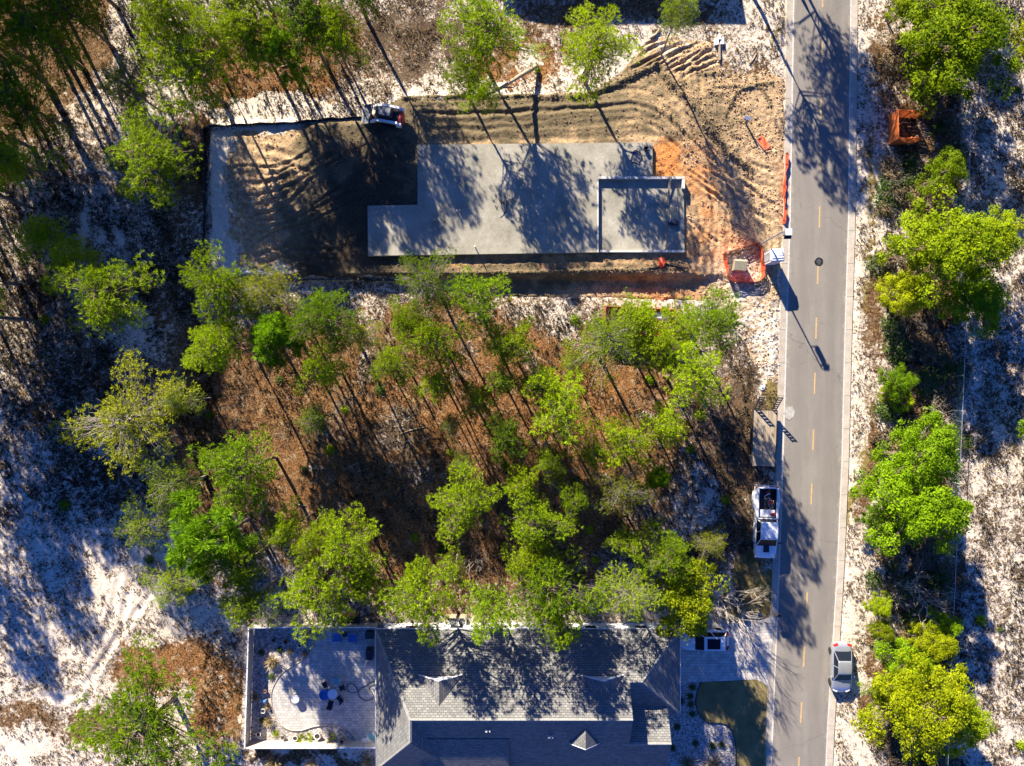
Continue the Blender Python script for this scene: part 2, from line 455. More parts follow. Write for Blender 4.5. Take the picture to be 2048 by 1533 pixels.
fine = np.arange(-52, 52.01, 0.2); finey = np.arange(-40, 40.01, 0.2)
outer = [60, 72, 90, 120, 180, 300, 600, 1500]
xs = np.concatenate([[-a for a in outer[::-1]], fine, outer]); ys = np.concatenate([[-a for a in outer[::-1]], finey, outer])
GX, GY = np.meshgrid(xs, ys, indexing='ij')
fx, fy = GX.ravel(), GY.ravel()
GZ = ground_z(fx, fy)
gpx = 1024 + fx / M_PX; gpy = 766.5 - fy / M_PX
SANDTR = [[(240, 1150), (215, 1250), (165, 1330), (150, 1420)], [(262, 1150), (240, 1260), (190, 1350), (175, 1420)], [(300, 1190), (240, 1270), (150, 1390), (90, 1395)], [(180, 400), (165, 480), (160, 600)], [(215, 380), (245, 500), (275, 640)], [(195, 380), (205, 480)],
          [(1400, 930), (1440, 990), (1420, 1040), (1375, 1050), (1350, 1000)], [(1390, 950), (1420, 990), (1405, 1020), (1372, 1025)], [(1545, 620), (1540, 700), (1520, 790)], [(1745, 430), (1738, 500)]]
trk = np.zeros_like(fx)
for t in SANDTR:
    p = [W(a, b)[:2] for a, b in t]; p = smooth_path([(a, b, 0) for a, b in p], 1.0)
    d, arc = seg_dist(fx, fy, p)
    GZ = GZ - 0.06 * np.exp(-(d / 0.25) ** 2) + 0.05 * np.exp(-((d - 0.5) / 0.2) ** 2)
    trk = np.maximum(trk, np.exp(-(d / 0.35) ** 2))
_d, _ = seg_dist(gpx, gpy, PAD_POLY, True); _sd = np.where(in_poly(gpx, gpy, PAD_POLY), _d, -_d)
GZ = GZ - 0.4 * sm(6, 16, _sd)
far = np.clip((np.abs(fx) - 60) / 100, 0, 1)
sand = blobs(gpx, gpy, 0.74, SAND) + trk * 0.10
sand = np.where((np.abs(fx) > 52) | (np.abs(fy) > 40), 0.4, sand)
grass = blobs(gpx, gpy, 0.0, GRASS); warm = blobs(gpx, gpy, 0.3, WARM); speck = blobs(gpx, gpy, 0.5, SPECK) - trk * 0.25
ni, nj = len(xs), len(ys)
I, J = np.meshgrid(np.arange(ni - 1), np.arange(nj - 1), indexing='ij')
a = (I * nj + J).ravel(); fc = np.stack([a, a + nj, a + nj + 1, a + 1], 1)

g = N('forest_floor_and_sand')
at = g.attr('cover'); sep = g.n('SeparateColor'); g.t.links.new(at.outputs['Color'], sep.inputs[0])
nbig = g.noise(0.55, 5, 0.65); nmid = g.noise(2.6, 5, 0.7); nfin = g.noise(6.0, 7, 0.8); nspk = g.noise(3.4, 7, 0.82, dist=1.2)
s = g.math('ADD', sep.outputs[0], g.math('MULTIPLY', g.math('SUBTRACT', nbig, 0.5), 1.1))
s = g.math('ADD', s, g.math('MULTIPLY', g.math('SUBTRACT', nmid, 0.5), 0.9))
smask = g.step(s, 0.38, 0.56)
lit_w = g.ramp(nfin, [(0.33, (0.035, 0.02, 0.012)), (0.45, (0.12, 0.06, 0.024)), (0.56, (0.36, 0.15, 0.04)), (0.68, (0.52, 0.36, 0.2))])
lit_c = g.ramp(nfin, [(0.34, (0.022, 0.016, 0.011)), (0.46, (0.065, 0.045, 0.025)), (0.58, (0.15, 0.105, 0.06)), (0.72, (0.38, 0.30, 0.21))])
wm = g.math('ADD', sep.outputs[1], g.math('MULTIPLY', g.math('SUBTRACT', nmid, 0.5), 0.8), True)
lit = g.mix(wm, lit_c, lit_w)
n13 = g.noise(1.1, 6, 0.72, dist=0.8)
lit = g.mix(g.math('MULTIPLY', g.step(n13, 0.52, 0.64), 0.75), lit, g.ramp(nfin, [(0.35, (0.13, 0.085, 0.045)), (0.5, (0.33, 0.24, 0.13)), (0.65, (0.56, 0.46, 0.32))]))
lit = g.mix(g.math('MULTIPLY', g.step(n13, 0.47, 0.36), 0.6), lit, g.ramp(nfin, [(0.4, (0.022, 0.015, 0.010)), (0.62, (0.10, 0.07, 0.045))]))
lit = g.mix(g.math('MULTIPLY', g.step(nbig, 0.45, 0.65), 0.35), lit, (0.075, 0.04, 0.02))
sandc = g.ramp(nmid, [(0.3, (0.55, 0.46, 0.36)), (0.7, (0.73, 0.645, 0.535))])
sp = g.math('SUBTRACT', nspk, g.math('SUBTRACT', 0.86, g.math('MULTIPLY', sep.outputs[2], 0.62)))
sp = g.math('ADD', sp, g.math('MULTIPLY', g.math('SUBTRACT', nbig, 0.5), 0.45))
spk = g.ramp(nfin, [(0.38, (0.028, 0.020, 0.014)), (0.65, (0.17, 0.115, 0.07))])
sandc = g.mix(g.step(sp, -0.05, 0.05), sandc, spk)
c = g.mix(smask, lit, sandc)
gr = g.ramp(nfin, [(0.3, (0.09, 0.07, 0.02)), (0.5, (0.19, 0.145, 0.045)), (0.72, (0.36, 0.28, 0.12))])
gm = g.step(g.math('ADD', at.outputs['Alpha'], g.math('MULTIPLY', g.math('SUBTRACT', nmid, 0.5), 1.2)), 0.45, 0.65)
g.color(g.mix(gm, c, gr)); g.rough(0.95); g.b.inputs['Specular IOR Level'].default_value = 0.1
g.bump(g.math('ADD', nmid, g.math('MULTIPLY', nfin, 0.5)), 0.7, 0.07)
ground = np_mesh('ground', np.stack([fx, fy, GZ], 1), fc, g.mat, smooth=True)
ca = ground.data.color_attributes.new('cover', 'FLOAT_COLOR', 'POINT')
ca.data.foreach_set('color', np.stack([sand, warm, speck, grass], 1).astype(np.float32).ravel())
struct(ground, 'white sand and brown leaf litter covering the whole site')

# ---- the building pad: bare dirt worked by machines
px0, px1, py0, py1 = 400, 1580, 56, 790
bx = np.arange(WX(px0), WX(px1), 0.105); by = np.arange(WY(py1), WY(py0), 0.105)
BX, BY = np.meshgrid(bx, by, indexing='ij'); qx, qy = BX.ravel(), BY.ravel()
qpx = 1024 + qx / M_PX; qpy = 766.5 - qy / M_PX
d, _ = seg_dist(qpx, qpy, PAD_POLY, True)
sdp = np.where(in_poly(qpx, qpy, PAD_POLY), d, -d) + 16 * (VN.fbm(qx, qy, 0.8, 4) - 0.5)
BZ = ground_z(qx, qy)
rough_amt = 0.6 + 0.4 * sm(1280, 1330, qpx) + 0.5 * (1 - sm(560, 720, qpx))
rel = 0.15 * (VN2.fbm(qx, qy, 1.6, 4) - 0.5) * rough_amt + 0.08 * (VN.fbm(qx, qy, 4.0, 2) - 0.5)
rdg = np.zeros_like(qx)
def rut(pts, depth=0.09, gauge=0.75, w=0.2, tread=0.0, berm=0.5):
    global rel
    p = smooth_path([(*W(a, b)[:2], 0) for a, b in pts], 0.8)
    wx = qx + 0.5 * (VN.fbm(qx, qy, 0.5, 3) - 0.5); wy = qy + 0.5 * (VN2.fbm(qx, qy, 0.5, 3) - 0.5)
    d, arc = seg_dist(wx, wy, p)
    tot = arc.max()
    env = sm(0.05, 1.8, arc) * (1 - sm(tot - 1.8, tot - 0.05, arc)) * (0.55 + 0.8 * VN.fbm(qx, qy, 0.35, 2))
    e = d - gauge
    rel = rel - depth * np.exp(-(e / w) ** 2) * env + berm * depth * env * np.exp(-((np.abs(e) - 1.9 * w) / (0.7 * w)) ** 2)
    rel = rel + tread * env * np.sin(arc * 2 * math.pi / 0.42) * np.exp(-(e / w) ** 4)
def ridge(pts, hgt=0.15, w=0.25):
    global rel, rdg
    p = smooth_path([(*W(a, b)[:2], 0) for a, b in pts], 0.8)
    d, arc = seg_dist(qx, qy, p)
    rdg = np.maximum(rdg, np.exp(-(d / (w * 1.5)) ** 2))
    rel = rel + hgt * np.exp(-(d / w) ** 2) * (0.6 + 0.8 * VN(qx, qy, 2.2))
rut([(815, 220), (1000, 216), (1200, 207), (1280, 200), (1350, 240), (1420, 300), (1500, 345), (1570, 370)])
rut([(830, 250), (1000, 247), (1180, 240), (1270, 232), (1330, 262), (1400, 330), (1470, 380), (1568, 440)])
rut([(835, 270), (1100, 268), (1300, 262), (1380, 300), (1440, 345), (1500, 420)], 0.05)
rut([(1385, 90), (1384, 150), (1386, 250)], 0.08, 0.65)
rut([(1410, 100), (1420, 180), (1450, 250)], 0.06)
rut([(1385, 360), (1410, 430), (1412, 500), (1395, 600)], 0.06)
rut([(1420, 330), (1440, 420), (1436, 500), (1460, 600), (1500, 680)], 0.06)
rut([(1330, 320), (1420, 370), (1500, 440), (1560, 480)], 0.06)
for k, pts in enumerate([[(440, 350), (500, 335), (570, 335), (650, 290)], [(450, 375), (520, 370), (600, 350), (690, 300)], [(470, 330), (480, 400), (520, 440), (600, 430), (680, 380), (720, 330)],
                         [(490, 480), (560, 450), (640, 420), (730, 380)], [(470, 460), (500, 420), (560, 400), (640, 330)], [(500, 520), (560, 500), (620, 505), (700, 500)], [(480, 535), (560, 545), (640, 530)], [(505, 300), (560, 310), (640, 330)], [(515, 440), (545, 480), (600, 500)]]):
    rut(pts, random.uniform(0.06, 0.13), 0.0, random.uniform(0.10, 0.26), 0.0, 0.9); rut([(a + random.uniform(-14, 14), b + random.uniform(8, 22)) for a, b in pts], random.uniform(0.04, 0.10), 0.0, random.uniform(0.1, 0.2), 0.0, 0.8)
rut([(855, 540), (1100, 541), (1250, 540), (1370, 545)], 0.05)
rut([(850, 578), (1100, 582), (1250, 582), (1400, 590)], 0.06)
ridge([(810, 200), (930, 196), (1060, 196), (1170, 194), (1240, 166), (1310, 132)], 0.26)
ridge([(1310, 132), (1335, 165), (1400, 235), (1440, 292), (1500, 340)], 0.28, 0.3)
ridge([(960, 548), (1060, 549), (1150, 545), (1230, 543), (1300, 544), (1360, 538)], 0.10, 0.12)
ridge([(1448, 235), (1470, 190), (1500, 172), (1545, 165)], 0.10, 0.15)
ridge([(1402, 150), (1440, 148), (1475, 148), (1506, 138)], 0.08, 0.14); ridge([(1425, 175), (1470, 173), (1530, 178)], 0.08, 0.12); ridge([(1503, 140), (1520, 172), (1543, 212)], 0.09, 0.12)
for k in range(16):
    a0 = 1290 + 18 * (k % 8) + random.uniform(-8, 8); b0 = 85 + 14 * (k // 4) + random.uniform(-8, 8)
    rut([(a0 - 40, b0 + 32), (a0, b0 + 8), (a0 + 45, b0 - 6)], 0.10, 0.0, 0.13, 0.0, 0.9)
for k in range(10):
    a0 = 1400 + random.uniform(0, 120); b0 = 360 + random.uniform(0, 110)
    rut([(a0 - 60, b0 - 35), (a0, b0), (a0 + 50, b0 + 40)], 0.07, 0.0, 0.13, 0.0, 0.9)
foot = sm(1390, 1450, qpx) * sm(470, 560, qpy)
rel = rel + 0.16 * (VN.fbm(qx, qy, 2.4, 3) - 0.5) * foot
BZ = BZ + 0.035 + rel - 0.30 * (1 - sm(-4, 7, sdp))
xl = road_x(ROAD_L, qpy); BZ = np.where(qpx > xl - 15, np.minimum(BZ, -0.02 - 0.02 * (qpx - xl + 15)), BZ)
keep = sdp > -6
DARK = [(560, 420, 120, 150, 0.26), (740, 400, 140, 210, 1.05), (700, 520, 150, 60, 1.0), (670, 330, 60, 60, 0.8), (780, 230, 90, 40, 0.9), (1060, 235, 300, 75, 0.66), (1290, 190, 90, 60, 0.55), (1340, 250, 70, 50, 0.5), (1400, 200, 40, 70, 0.35), (1480, 260, 60, 60, 0.35), (1100, 545, 320, 60, 0.5), (1440, 230, 70, 70, 0.42), (1290, 160, 60, 50, 0.5), (1360, 180, 60, 60, 0.42)]  # dark soil, with tree shade left of the slab painted in
ORNG = [(1420, 430, 130, 170, 0.5), (1375, 420, 50, 150, 0.85), (1335, 330, 55, 50, 1.1), (1385, 350, 40, 60, 0.8), (1390, 440, 40, 120, 0.45), (1100, 525, 290, 16, 0.7), (1290, 545, 130, 30, 0.5), (1400, 290, 60, 40, 0.5), (1330, 585, 90, 30, 0.6), (1520, 350, 60, 60, 0.2)]
WHIT = [(450, 380, 46, 150, 1.0), (520, 268, 130, 18, 0.9), (440, 500, 40, 70, 1.0), (560, 552, 130, 12, 0.9), (1470, 600, 90, 90, 0.55), (1540, 690, 60, 110, 0.65), (1330, 100, 90, 40, 0.45), (500, 420, 40, 100, 0.35), (1480, 530, 60, 50, 0.5)]
TAN = [(1000, 240, 240, 60, 0.6)]
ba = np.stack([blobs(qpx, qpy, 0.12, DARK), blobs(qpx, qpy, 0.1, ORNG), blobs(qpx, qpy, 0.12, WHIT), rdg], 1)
ni, nj = len(bx), len(by)
I, J = np.meshgrid(np.arange(ni - 1), np.arange(nj - 1), indexing='ij')
a = (I * nj + J).ravel(); fc = np.stack([a, a + nj, a + nj + 1, a + 1], 1)
fc = fc[keep[fc].all(1)]
used = np.unique(fc); remap = np.full(len(qx), -1); remap[used] = np.arange(len(used))
p = N('graded_dirt')
at = p.attr('soil'); sep = p.n('SeparateColor'); p.t.links.new(at.outputs['Color'], sep.inputs[0])
nb = p.noise(0.8, 5, 0.65); nm = p.noise(3.2, 5, 0.7); nf = p.noise(9, 3, 0.7)
w1 = p.math('MULTIPLY', p.math('SUBTRACT', nb, 0.5), 0.9); w2 = p.math('MULTIPLY', p.math('SUBTRACT', nm, 0.5), 0.7)
def msk(ch, a, b): return p.step(p.math('ADD', p.math('ADD', ch, w1), w2), a, b)
tan = p.ramp(nm, [(0.32, (0.22, 0.135, 0.065)), (0.5, (0.40, 0.275, 0.155)), (0.68, (0.58, 0.44, 0.28))])
c = p.mix(msk(sep.outputs[2], 0.35, 0.75), tan, p.ramp(nm, [(0.3, (0.54, 0.47, 0.38)), (0.7, (0.68, 0.61, 0.52))]))
c = p.mix(msk(sep.outputs[1], 0.3, 0.85), c, p.ramp(nm, [(0.3, (0.44, 0.155, 0.04)), (0.7, (0.58, 0.26, 0.09))]))
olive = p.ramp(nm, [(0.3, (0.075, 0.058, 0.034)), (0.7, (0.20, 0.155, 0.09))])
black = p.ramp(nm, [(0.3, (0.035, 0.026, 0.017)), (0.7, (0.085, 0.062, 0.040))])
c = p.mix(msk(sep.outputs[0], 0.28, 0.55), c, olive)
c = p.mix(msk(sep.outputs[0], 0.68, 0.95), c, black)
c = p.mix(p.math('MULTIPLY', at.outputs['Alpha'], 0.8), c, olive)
c = p.mix(0.45, c, p.ramp(nf, [(0.3, (0.25, 0.25, 0.25)), (0.7, (0.95, 0.95, 0.95))]), 'OVERLAY')
p.color(c); p.rough(0.95); p.b.inputs['Specular IOR Level'].default_value = 0.1
p.bump(p.math('ADD', nm, nf), 0.8, 0.09)
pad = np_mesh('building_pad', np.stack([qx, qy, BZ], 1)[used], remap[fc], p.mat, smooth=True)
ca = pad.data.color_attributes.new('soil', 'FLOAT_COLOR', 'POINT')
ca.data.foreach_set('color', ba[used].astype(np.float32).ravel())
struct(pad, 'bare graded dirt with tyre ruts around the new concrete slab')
cg = np.random.default_rng(77)
sel = used[(sdp[used] > 4)]; wgt = 0.08 + rdg[sel] * 1.0 + 0.35 * sm(1280, 1340, qpx[sel]) * (VN.fbm(qx[sel], qy[sel], 0.5, 3) > 0.5) + 0.2 * (1 - sm(600, 760, qpx[sel])) * (VN.fbm(qx[sel], qy[sel], 0.7, 3) > 0.52)
inslab = (qpx[sel] > 735) & (qpx[sel] < 1372) & (qpy[sel] > 284) & (qpy[sel] < 512) & ~((qpx[sel] < 835) & (qpy[sel] < 410)) & ~((qpx[sel] > 1306) & (qpy[sel] < 357))
wgt = wgt * ~inslab; pick = cg.choice(sel, 9000, p=wgt / wgt.sum())
octa = np.array([(1, 0, 0), (0, 1, 0), (-1, 0, 0), (0, -1, 0), (0, 0, 0.8), (0, 0, -0.6)]); of = np.array([(0, 1, 4), (1, 2, 4), (2, 3, 4), (3, 0, 4), (1, 0, 5), (2, 1, 5), (3, 2, 5), (0, 3, 5)])
sz = (0.03 + 0.09 * cg.random(len(pick)) ** 3)[:, None, None] * (0.7 + 0.6 * cg.random((len(pick), 6, 1)))
ctr = np.stack([qx[pick] + cg.normal(size=len(pick)) * 0.06, qy[pick] + cg.normal(size=len(pick)) * 0.06, BZ[pick] + 0.02], 1)
CV = (ctr[:, None, :] + octa[None] * sz).reshape(-1, 3); CF = (of[None] + 6 * np.arange(len(pick))[:, None, None]).reshape(-1, 3)
clods = np_mesh('dirt_clods', CV, CF, p.mat)
ca = clods.data.color_attributes.new('soil', 'FLOAT_COLOR', 'POINT')
ca.data.foreach_set('color', np.repeat(ba[pick], 6, 0).astype(np.float32).ravel())
clods['kind'] = 'stuff'; clods['label'] = 'loose dirt clods strewn over the graded pad'; clods['category'] = 'dirt'

# ------------------------------------------------------------------ road
asph = N('worn_asphalt')
cd = asph.coord()
mp = asph.n('Mapping'); mp.inputs['Scale'].default_value = (1, 0.12, 1); asph.t.links.new(cd, mp.inputs['Vector'])
streak = asph.noise(1.6, 4, 0.6, mp.outputs[0]); grit = asph.noise(26, 3, 0.8); patch = asph.noise(0.35, 4, 0.6)
c = asph.ramp(asph.math('ADD', asph.math('MULTIPLY', streak, 0.6), asph.math('MULTIPLY', patch, 0.4)), [(0.3, (0.165, 0.148, 0.128)), (0.7, (0.235, 0.212, 0.184))])
c = asph.mix(0.45, c, asph.ramp(grit, [(0.3, (0.2, 0.2, 0.2)), (0.7, (0.85, 0.85, 0.85))]), 'OVERLAY')
vor = asph.n('TexVoronoi'); vor.feature = 'DISTANCE_TO_EDGE'; vor.inputs['Scale'].default_value = 0.045
wp = asph.n('VectorMath'); wp.operation = 'ADD'; asph.t.links.new(cd, wp.inputs[0])
nz = asph.n('TexNoise'); nz.inputs['Scale'].default_value = 1.2; nz.inputs['Detail'].default_value = 4; asph.t.links.new(cd, nz.inputs['Vector'])
asph.t.links.new(nz.outputs['Color'], wp.inputs[1]); asph.t.links.new(wp.outputs[0], vor.inputs['Vector'])
crk = asph.step(vor.outputs['Distance'], 0.0003, 0.0013)
c = asph.mix(crk, (0.13, 0.118, 0.105), c)
ru = asph.n('UVMap'); sx = asph.n('SeparateXYZ'); asph.t.links.new(ru.outputs[0], sx.inputs[0]); tt = sx.outputs[0]
wp_ = asph.math('SINE', asph.math('MULTIPLY', asph.math('ADD', tt, -0.125), 4 * math.pi * 1.0))
c = asph.mix(asph.math('MULTIPLY', asph.step(wp_, 0.2, 1.0), asph.math('MULTIPLY', streak, 0.4)), c, (0.135, 0.125, 0.115))
ed = asph.math('ABSOLUTE', asph.math('SUBTRACT', tt, 0.5))
c = asph.mix(asph.math('MULTIPLY', asph.step(asph.math('ADD', ed, asph.math('MULTIPLY', asph.math('SUBTRACT', asph.noise(1.1, 5, 0.7), 0.5), 0.30)), 0.44, 0.53), 0.55), c, (0.40, 0.33, 0.25))
c = asph.mix(asph.math('MULTIPLY', asph.step(asph.noise(0.9, 4, 0.75), 0.62, 0.72), 0.5), c, (0.12, 0.11, 0.10))
c = asph.mix(asph.step(asph.noise(3.0, 2, 0.5), 0.76, 0.79), c, (0.07, 0.065, 0.06))
asph.color(c); asph.rough(0.9); asph.bump(grit, 0.3, 0.01)
conc = N('gutter_concrete')
n1 = conc.noise(1.5, 5); conc.color(conc.ramp(n1, [(0.3, (0.33, 0.285, 0.23)), (0.7, (0.47, 0.41, 0.34))])); conc.rough(0.85); conc.bump(conc.noise(18), 0.3, 0.01)
MT['gutter'] = conc.mat
MT['white_line'] = simple('worn_white_line', (0.50, 0.49, 0.45), 0.8, var=0.4, scale=9)
MT['yellow_line'] = simple('worn_yellow_line', (0.46, 0.31, 0.14), 0.8, var=0.5, scale=14)
pys = list(range(-1500, -300, 150)) + list(range(-300, 1840, 40)) + list(range(1840, 3001, 150))
vs = []; fs = []
for i, q in enumerate(pys):
    l = W(road_x(ROAD_L, q), q); r = W(road_x(ROAD_R, q), q)
    for k in range(7):
        t = k / 6; vs.append((l[0] + (r[0] - l[0]) * t, l[1], 0.05 * (1 - (2 * t - 1) ** 2)))
    if i:
        for k in range(6): fs.append((i * 7 + k, i * 7 + k + 1, (i - 1) * 7 + k + 1, (i - 1) * 7 + k))
road = MB().add(vs, fs, 0, True).build('road', asph.mat)
ul = road.data.uv_layers.new(name='UVMap')
for lp in road.data.loops: ul.data[lp.index].uv = ((lp.vertex_index % 7) / 6.0, road.data.vertices[lp.vertex_index].co.y)
struct(road, 'two lane grey asphalt road with dashed yellow centre line')
def strip(mb, f0, f1, y0, y1, z, step=20, h=0.0):
    q = list(np.arange(y0, y1, step)) + [y1]
    vs = []; fs = []
    for i, yy in enumerate(q):
        a = W(f0(yy), yy); b = W(f1(yy), yy)
        vs += [(a[0], a[1], z), (b[0], b[1], z)]
        if i: fs.append((2 * i, 2 * i + 1, 2 * i - 1, 2 * i - 2))
    mb.add(vs, fs)
for tab, sg in ((ROAD_L, -1), (ROAD_R, 1)):
    e = MB(); strip(e, lambda y: road_x(tab, y) - 2.0 * sg * 0 + sg * -2.2, lambda y: road_x(tab, y) + sg * 0.4, -400, 1840, 0.012)
    e.build('edge_line', MT['white_line'], road)
def mid(y): return (road_x(ROAD_L, y) + road_x(ROAD_R, y)) / 2
dash_y = [-340, -230, -117, -5, 105, 217, 327, 435, 548, 657, 767, 880, 988, 1097, 1205, 1313, 1425, 1535, 1645]
for q in dash_y:
    e = MB(); strip(e, lambda y: mid(y) - 1.5, lambda y: mid(y) + 1.5, q - 21, q + 21, 0.058)
    e.build('lane_dash', MT['yellow_line'], road)
for tab, sg, nm in ((ROAD_L, -1, 'left'), (ROAD_R, 1, 'right')):
    gt = bpy.data.objects.new('gutter', None); COL.objects.link(gt); struct(gt, 'concrete gutter strip along the %s side of the road' % nm)
    for k in range(-6, 30):
        y0, y1 = k * 66 + 0.35, (k + 1) * 66 - 0.35
        w = lambda y: road_x(tab, y) + sg * 12.5
        i_ = lambda y: road_x(tab, y) - sg * 0.0
        P_ = [W(i_(y0), y0), W(w(y0), y0), W(w(y1), y1), W(i_(y1), y1)]
        m = MB(); zz = [0.0, 0.03 + 0.01 * random.random(), 0.03 + 0.01 * random.random(), 0.0]
        m.add([(a[0], a[1], z) for a, z in zip(P_, zz)] + [(a[0], a[1], -0.15) for a in P_], [(0, 1, 2, 3), (0, 4, 5, 1), (1, 5, 6, 2), (2, 6, 7, 3), (3, 7, 4, 0)])
        if sg < 0: m.f = [f[::-1] for f in m.f]
        m.build('gutter_section', MT['gutter'], gt)
t = thing('manhole_cover', 'round dark iron manhole cover at a yellow dash in the road', 'manhole', W(1637, 524))
MB().lathe([(0.40, 0.03), (0.40, 0.062), (0.34, 0.066), (0.33, 0.060)], 20).build('ring', MT['dark_metal'], t)
m = MB(); m.lathe([(0.325, 0.03), (0.325, 0.060)], 20)
for k in range(-2, 3): m.box(-0.26 + 0.05 * abs(k), 0.26 - 0.05 * abs(k), k * 0.11 - 0.025, k * 0.11 + 0.025, 0.06, 0.069)
m.build('lid', MT['bucket_steel'], t)
m = MB(); m.prism([(0.5 * math.cos(a) * random.uniform(0.85, 1.1), 0.62 * math.sin(a) * random.uniform(0.85, 1.1)) for a in np.linspace(0, 6.1, 26)], 0, 0.004)
o = m.build('spilled_lime', simple('spilled_powder', (0.36, 0.34, 0.31), 0.9, var=0.3, scale=4)); o.location = W(1578, 826); o.location.z = 0.036
tag(o, 'white powder spill on the road edge beside the flatbed trailer', 'spill')
# ------------------------------------------------------------------ foundation slab
ZP, ZS, ZG = 0.9, 1.36, 1.02             # pad, slab top, garage floor
slabm = N('fresh_concrete_slab')
n1 = slabm.noise(0.55, 5, 0.6); n2 = slabm.noise(2.0, 6, 0.72, dist=1.6); n3 = slabm.noise(14, 3, 0.7)
c = slabm.ramp(slabm.math('ADD', slabm.math('MULTIPLY', n1, 0.55), slabm.math('MULTIPLY', n2, 0.45)), [(0.36, (0.19, 0.175, 0.13)), (0.48, (0.27, 0.25, 0.195)), (0.58, (0.33, 0.305, 0.245)), (0.68, (0.43, 0.40, 0.33))])
c = slabm.mix(0.25, c, slabm.ramp(n3, [(0.3, (0.3, 0.3, 0.3)), (0.7, (0.75, 0.75, 0.75))]), 'OVERLAY')
slabm.color(c); slabm.rough(0.75); slabm.bump(n3, 0.15, 0.01)
MT['slab'] = slabm.mat
MT['stem'] = simple('pale_block_lip', (0.52, 0.50, 0.46), 0.85, var=0.2, scale=4)
def Z(px, py, h): return W(px, py, h)[:2]
t = thing('foundation_slab', 'large L shaped grey concrete house slab with sunken garage corner', 'foundation')
MB().prism([Z(835, 290, ZS), Z(1305, 285, ZS), Z(1305, 358, ZS), Z(1197, 360, ZS), Z(1197, 505, ZS), Z(736, 512, ZS), Z(735, 412, ZS), Z(835, 410, ZS)], 0.2, ZS).build('main_slab', MT['slab'], t)
gp = [Z(1197, 360, ZS), Z(1369, 356, ZS), Z(1371, 503, ZS), Z(1197, 505, ZS)]
e = 0.004
MB().prism([(gp[0][0] + e, gp[0][1]), gp[1], gp[2], (gp[3][0] + e, gp[3][1])], 0.18, ZG).build('garage_floor', MT['slab'], t)
lip = MB().box(gp[0][0] + 0.005, gp[1][0] + 0.02, gp[1][1] - 0.10, gp[1][1] + 0.10, ZG - 0.2, ZS + 0.06)
lip.build('stem_wall', MT['stem'], t)
MB().box(gp[3][0] + 0.005, gp[2][0] + 0.02, gp[2][1] - 0.05, gp[2][1] + 0.13, ZG - 0.2, ZG + 0.2).build('stem_wall', MT['stem'], t)
MB().box(gp[0][0] - 0.12, gp[0][0] + 0.003, gp[3][1], gp[0][1] - 0.09, ZS - 0.1, ZS + 0.03).build('stem_wall', MT['stem'], t)
MB().box(gp[1][0] - 0.22, gp[1][0] + 0.025, gp[1][1] - 0.95, gp[1][1] - 0.101, ZG - 0.2, ZS + 0.04).build('stem_wall', MT['stem'], t)
MB().box(gp[1][0] - 0.55, gp[1][0] - 0.51, gp[2][1] + 0.14, gp[1][1] - 0.96, ZG + 0.001, ZG + 0.03).build('door_groove', MT['bucket_steel'], t)

def pipe_cluster(px, py, label, stubs, mat, group=None, z=ZS):
    t = thing('pipe_stubs', label, 'pipes', W(px, py, z), 0, group)
    for pts, r in stubs: MB().tube(pts, r, 6).build('pipe', mat, t)
    return t
def bend(x, y, dx, dy, h, reach): return [(x, y, 0), (x, y, h * 0.6), (x + dx * 0.3 * reach, y + dy * 0.3 * reach, h), (x + dx * reach, y + dy * reach, h * 0.8)]
pipe_cluster(1007, 405, 'bent black conduits sprouting from the middle of the slab', [(bend(0.1 * k - 0.2, 0.05 * (k % 2), -0.6 + 0.4 * k, -1.0 + 0.25 * k, 0.45 + 0.12 * k, 0.7), 0.022) for k in range(5)] + [([(0.25, 0.1, 0.02), (0.3, -0.3, 0.05), (0.2, -0.8, 0.04), (0.0, -1.05, 0.03)], 0.03), ([(-0.5, 0.3, 0.02), (-0.2, 0.0, 0.06), (0.1, -0.15, 0.04)], 0.02)], MT['cord_dark'])
pipe_cluster(870, 448, 'row of thin upright pipes near the slab step, left group', [([(0.12 * k - 0.2, 0.08 * k, 0), (0.12 * k - 0.2, 0.08 * k, 0.75), (0.12 * k - 0.16, 0.08 * k - 0.05, 0.8)], 0.02) for k in range(4)], MT['cord_dark'])
pipe_cluster(895, 446, 'row of thin upright pipes near the slab step, right group', [([(0.14 * k - 0.2, 0.06 * k, 0), (0.14 * k - 0.2, 0.06 * k, 0.8), (0.14 * k - 0.15, 0.06 * k - 0.05, 0.86)], 0.02) for k in range(4)], MT['cord_dark'])
pipe_cluster(914, 424, 'single capped white pipe stub below left shadow on slab', [([(0, 0, 0), (0, 0, 0.55)], 0.06), ([(0.25, 0.05, 0), (0.25, 0.05, 0.4)], 0.035)], MT['white_plastic'])
pipe_cluster(1078, 410, 'pair of white drain stubs in the central tree shadow on slab', [([(-0.25, -0.2, 0), (-0.25, -0.2, 0.4)], 0.06), ([(0.15, 0.15, 0), (0.15, 0.15, 0.55)], 0.055), ([(0.35, -0.1, 0), (0.35, -0.1, 0.35)], 0.04)], MT['white_plastic'])
pipe_cluster(1076, 377, 'tiny white stub pipe above the pair of drain stubs', [([(0, 0, 0), (0, 0, 0.3)], 0.05)], MT['white_plastic'])
def board(name, label, a, b, ha, hb, w, th, mat, cat='board'):
    A = Vector(W(*a, ha)); B = Vector(W(*b, hb)); d = B - A
    M = Matrix.Translation(A) @ d.to_track_quat('Y', 'Z').to_matrix().to_4x4()
    o = MB().box(-w / 2, w / 2, 0, d.length, -th / 2, th / 2, M=M, bev=min(w, th) * 0.2).build(name, mat)
    return tag(o, label, cat)
board('survey_stake', 'short pale wooden stake at the slab edge left of centre', (949, 492), (950, 494), ZS - 0.05, ZS + 0.7, 0.09, 0.04, MT['pale_wood'], 'stake')
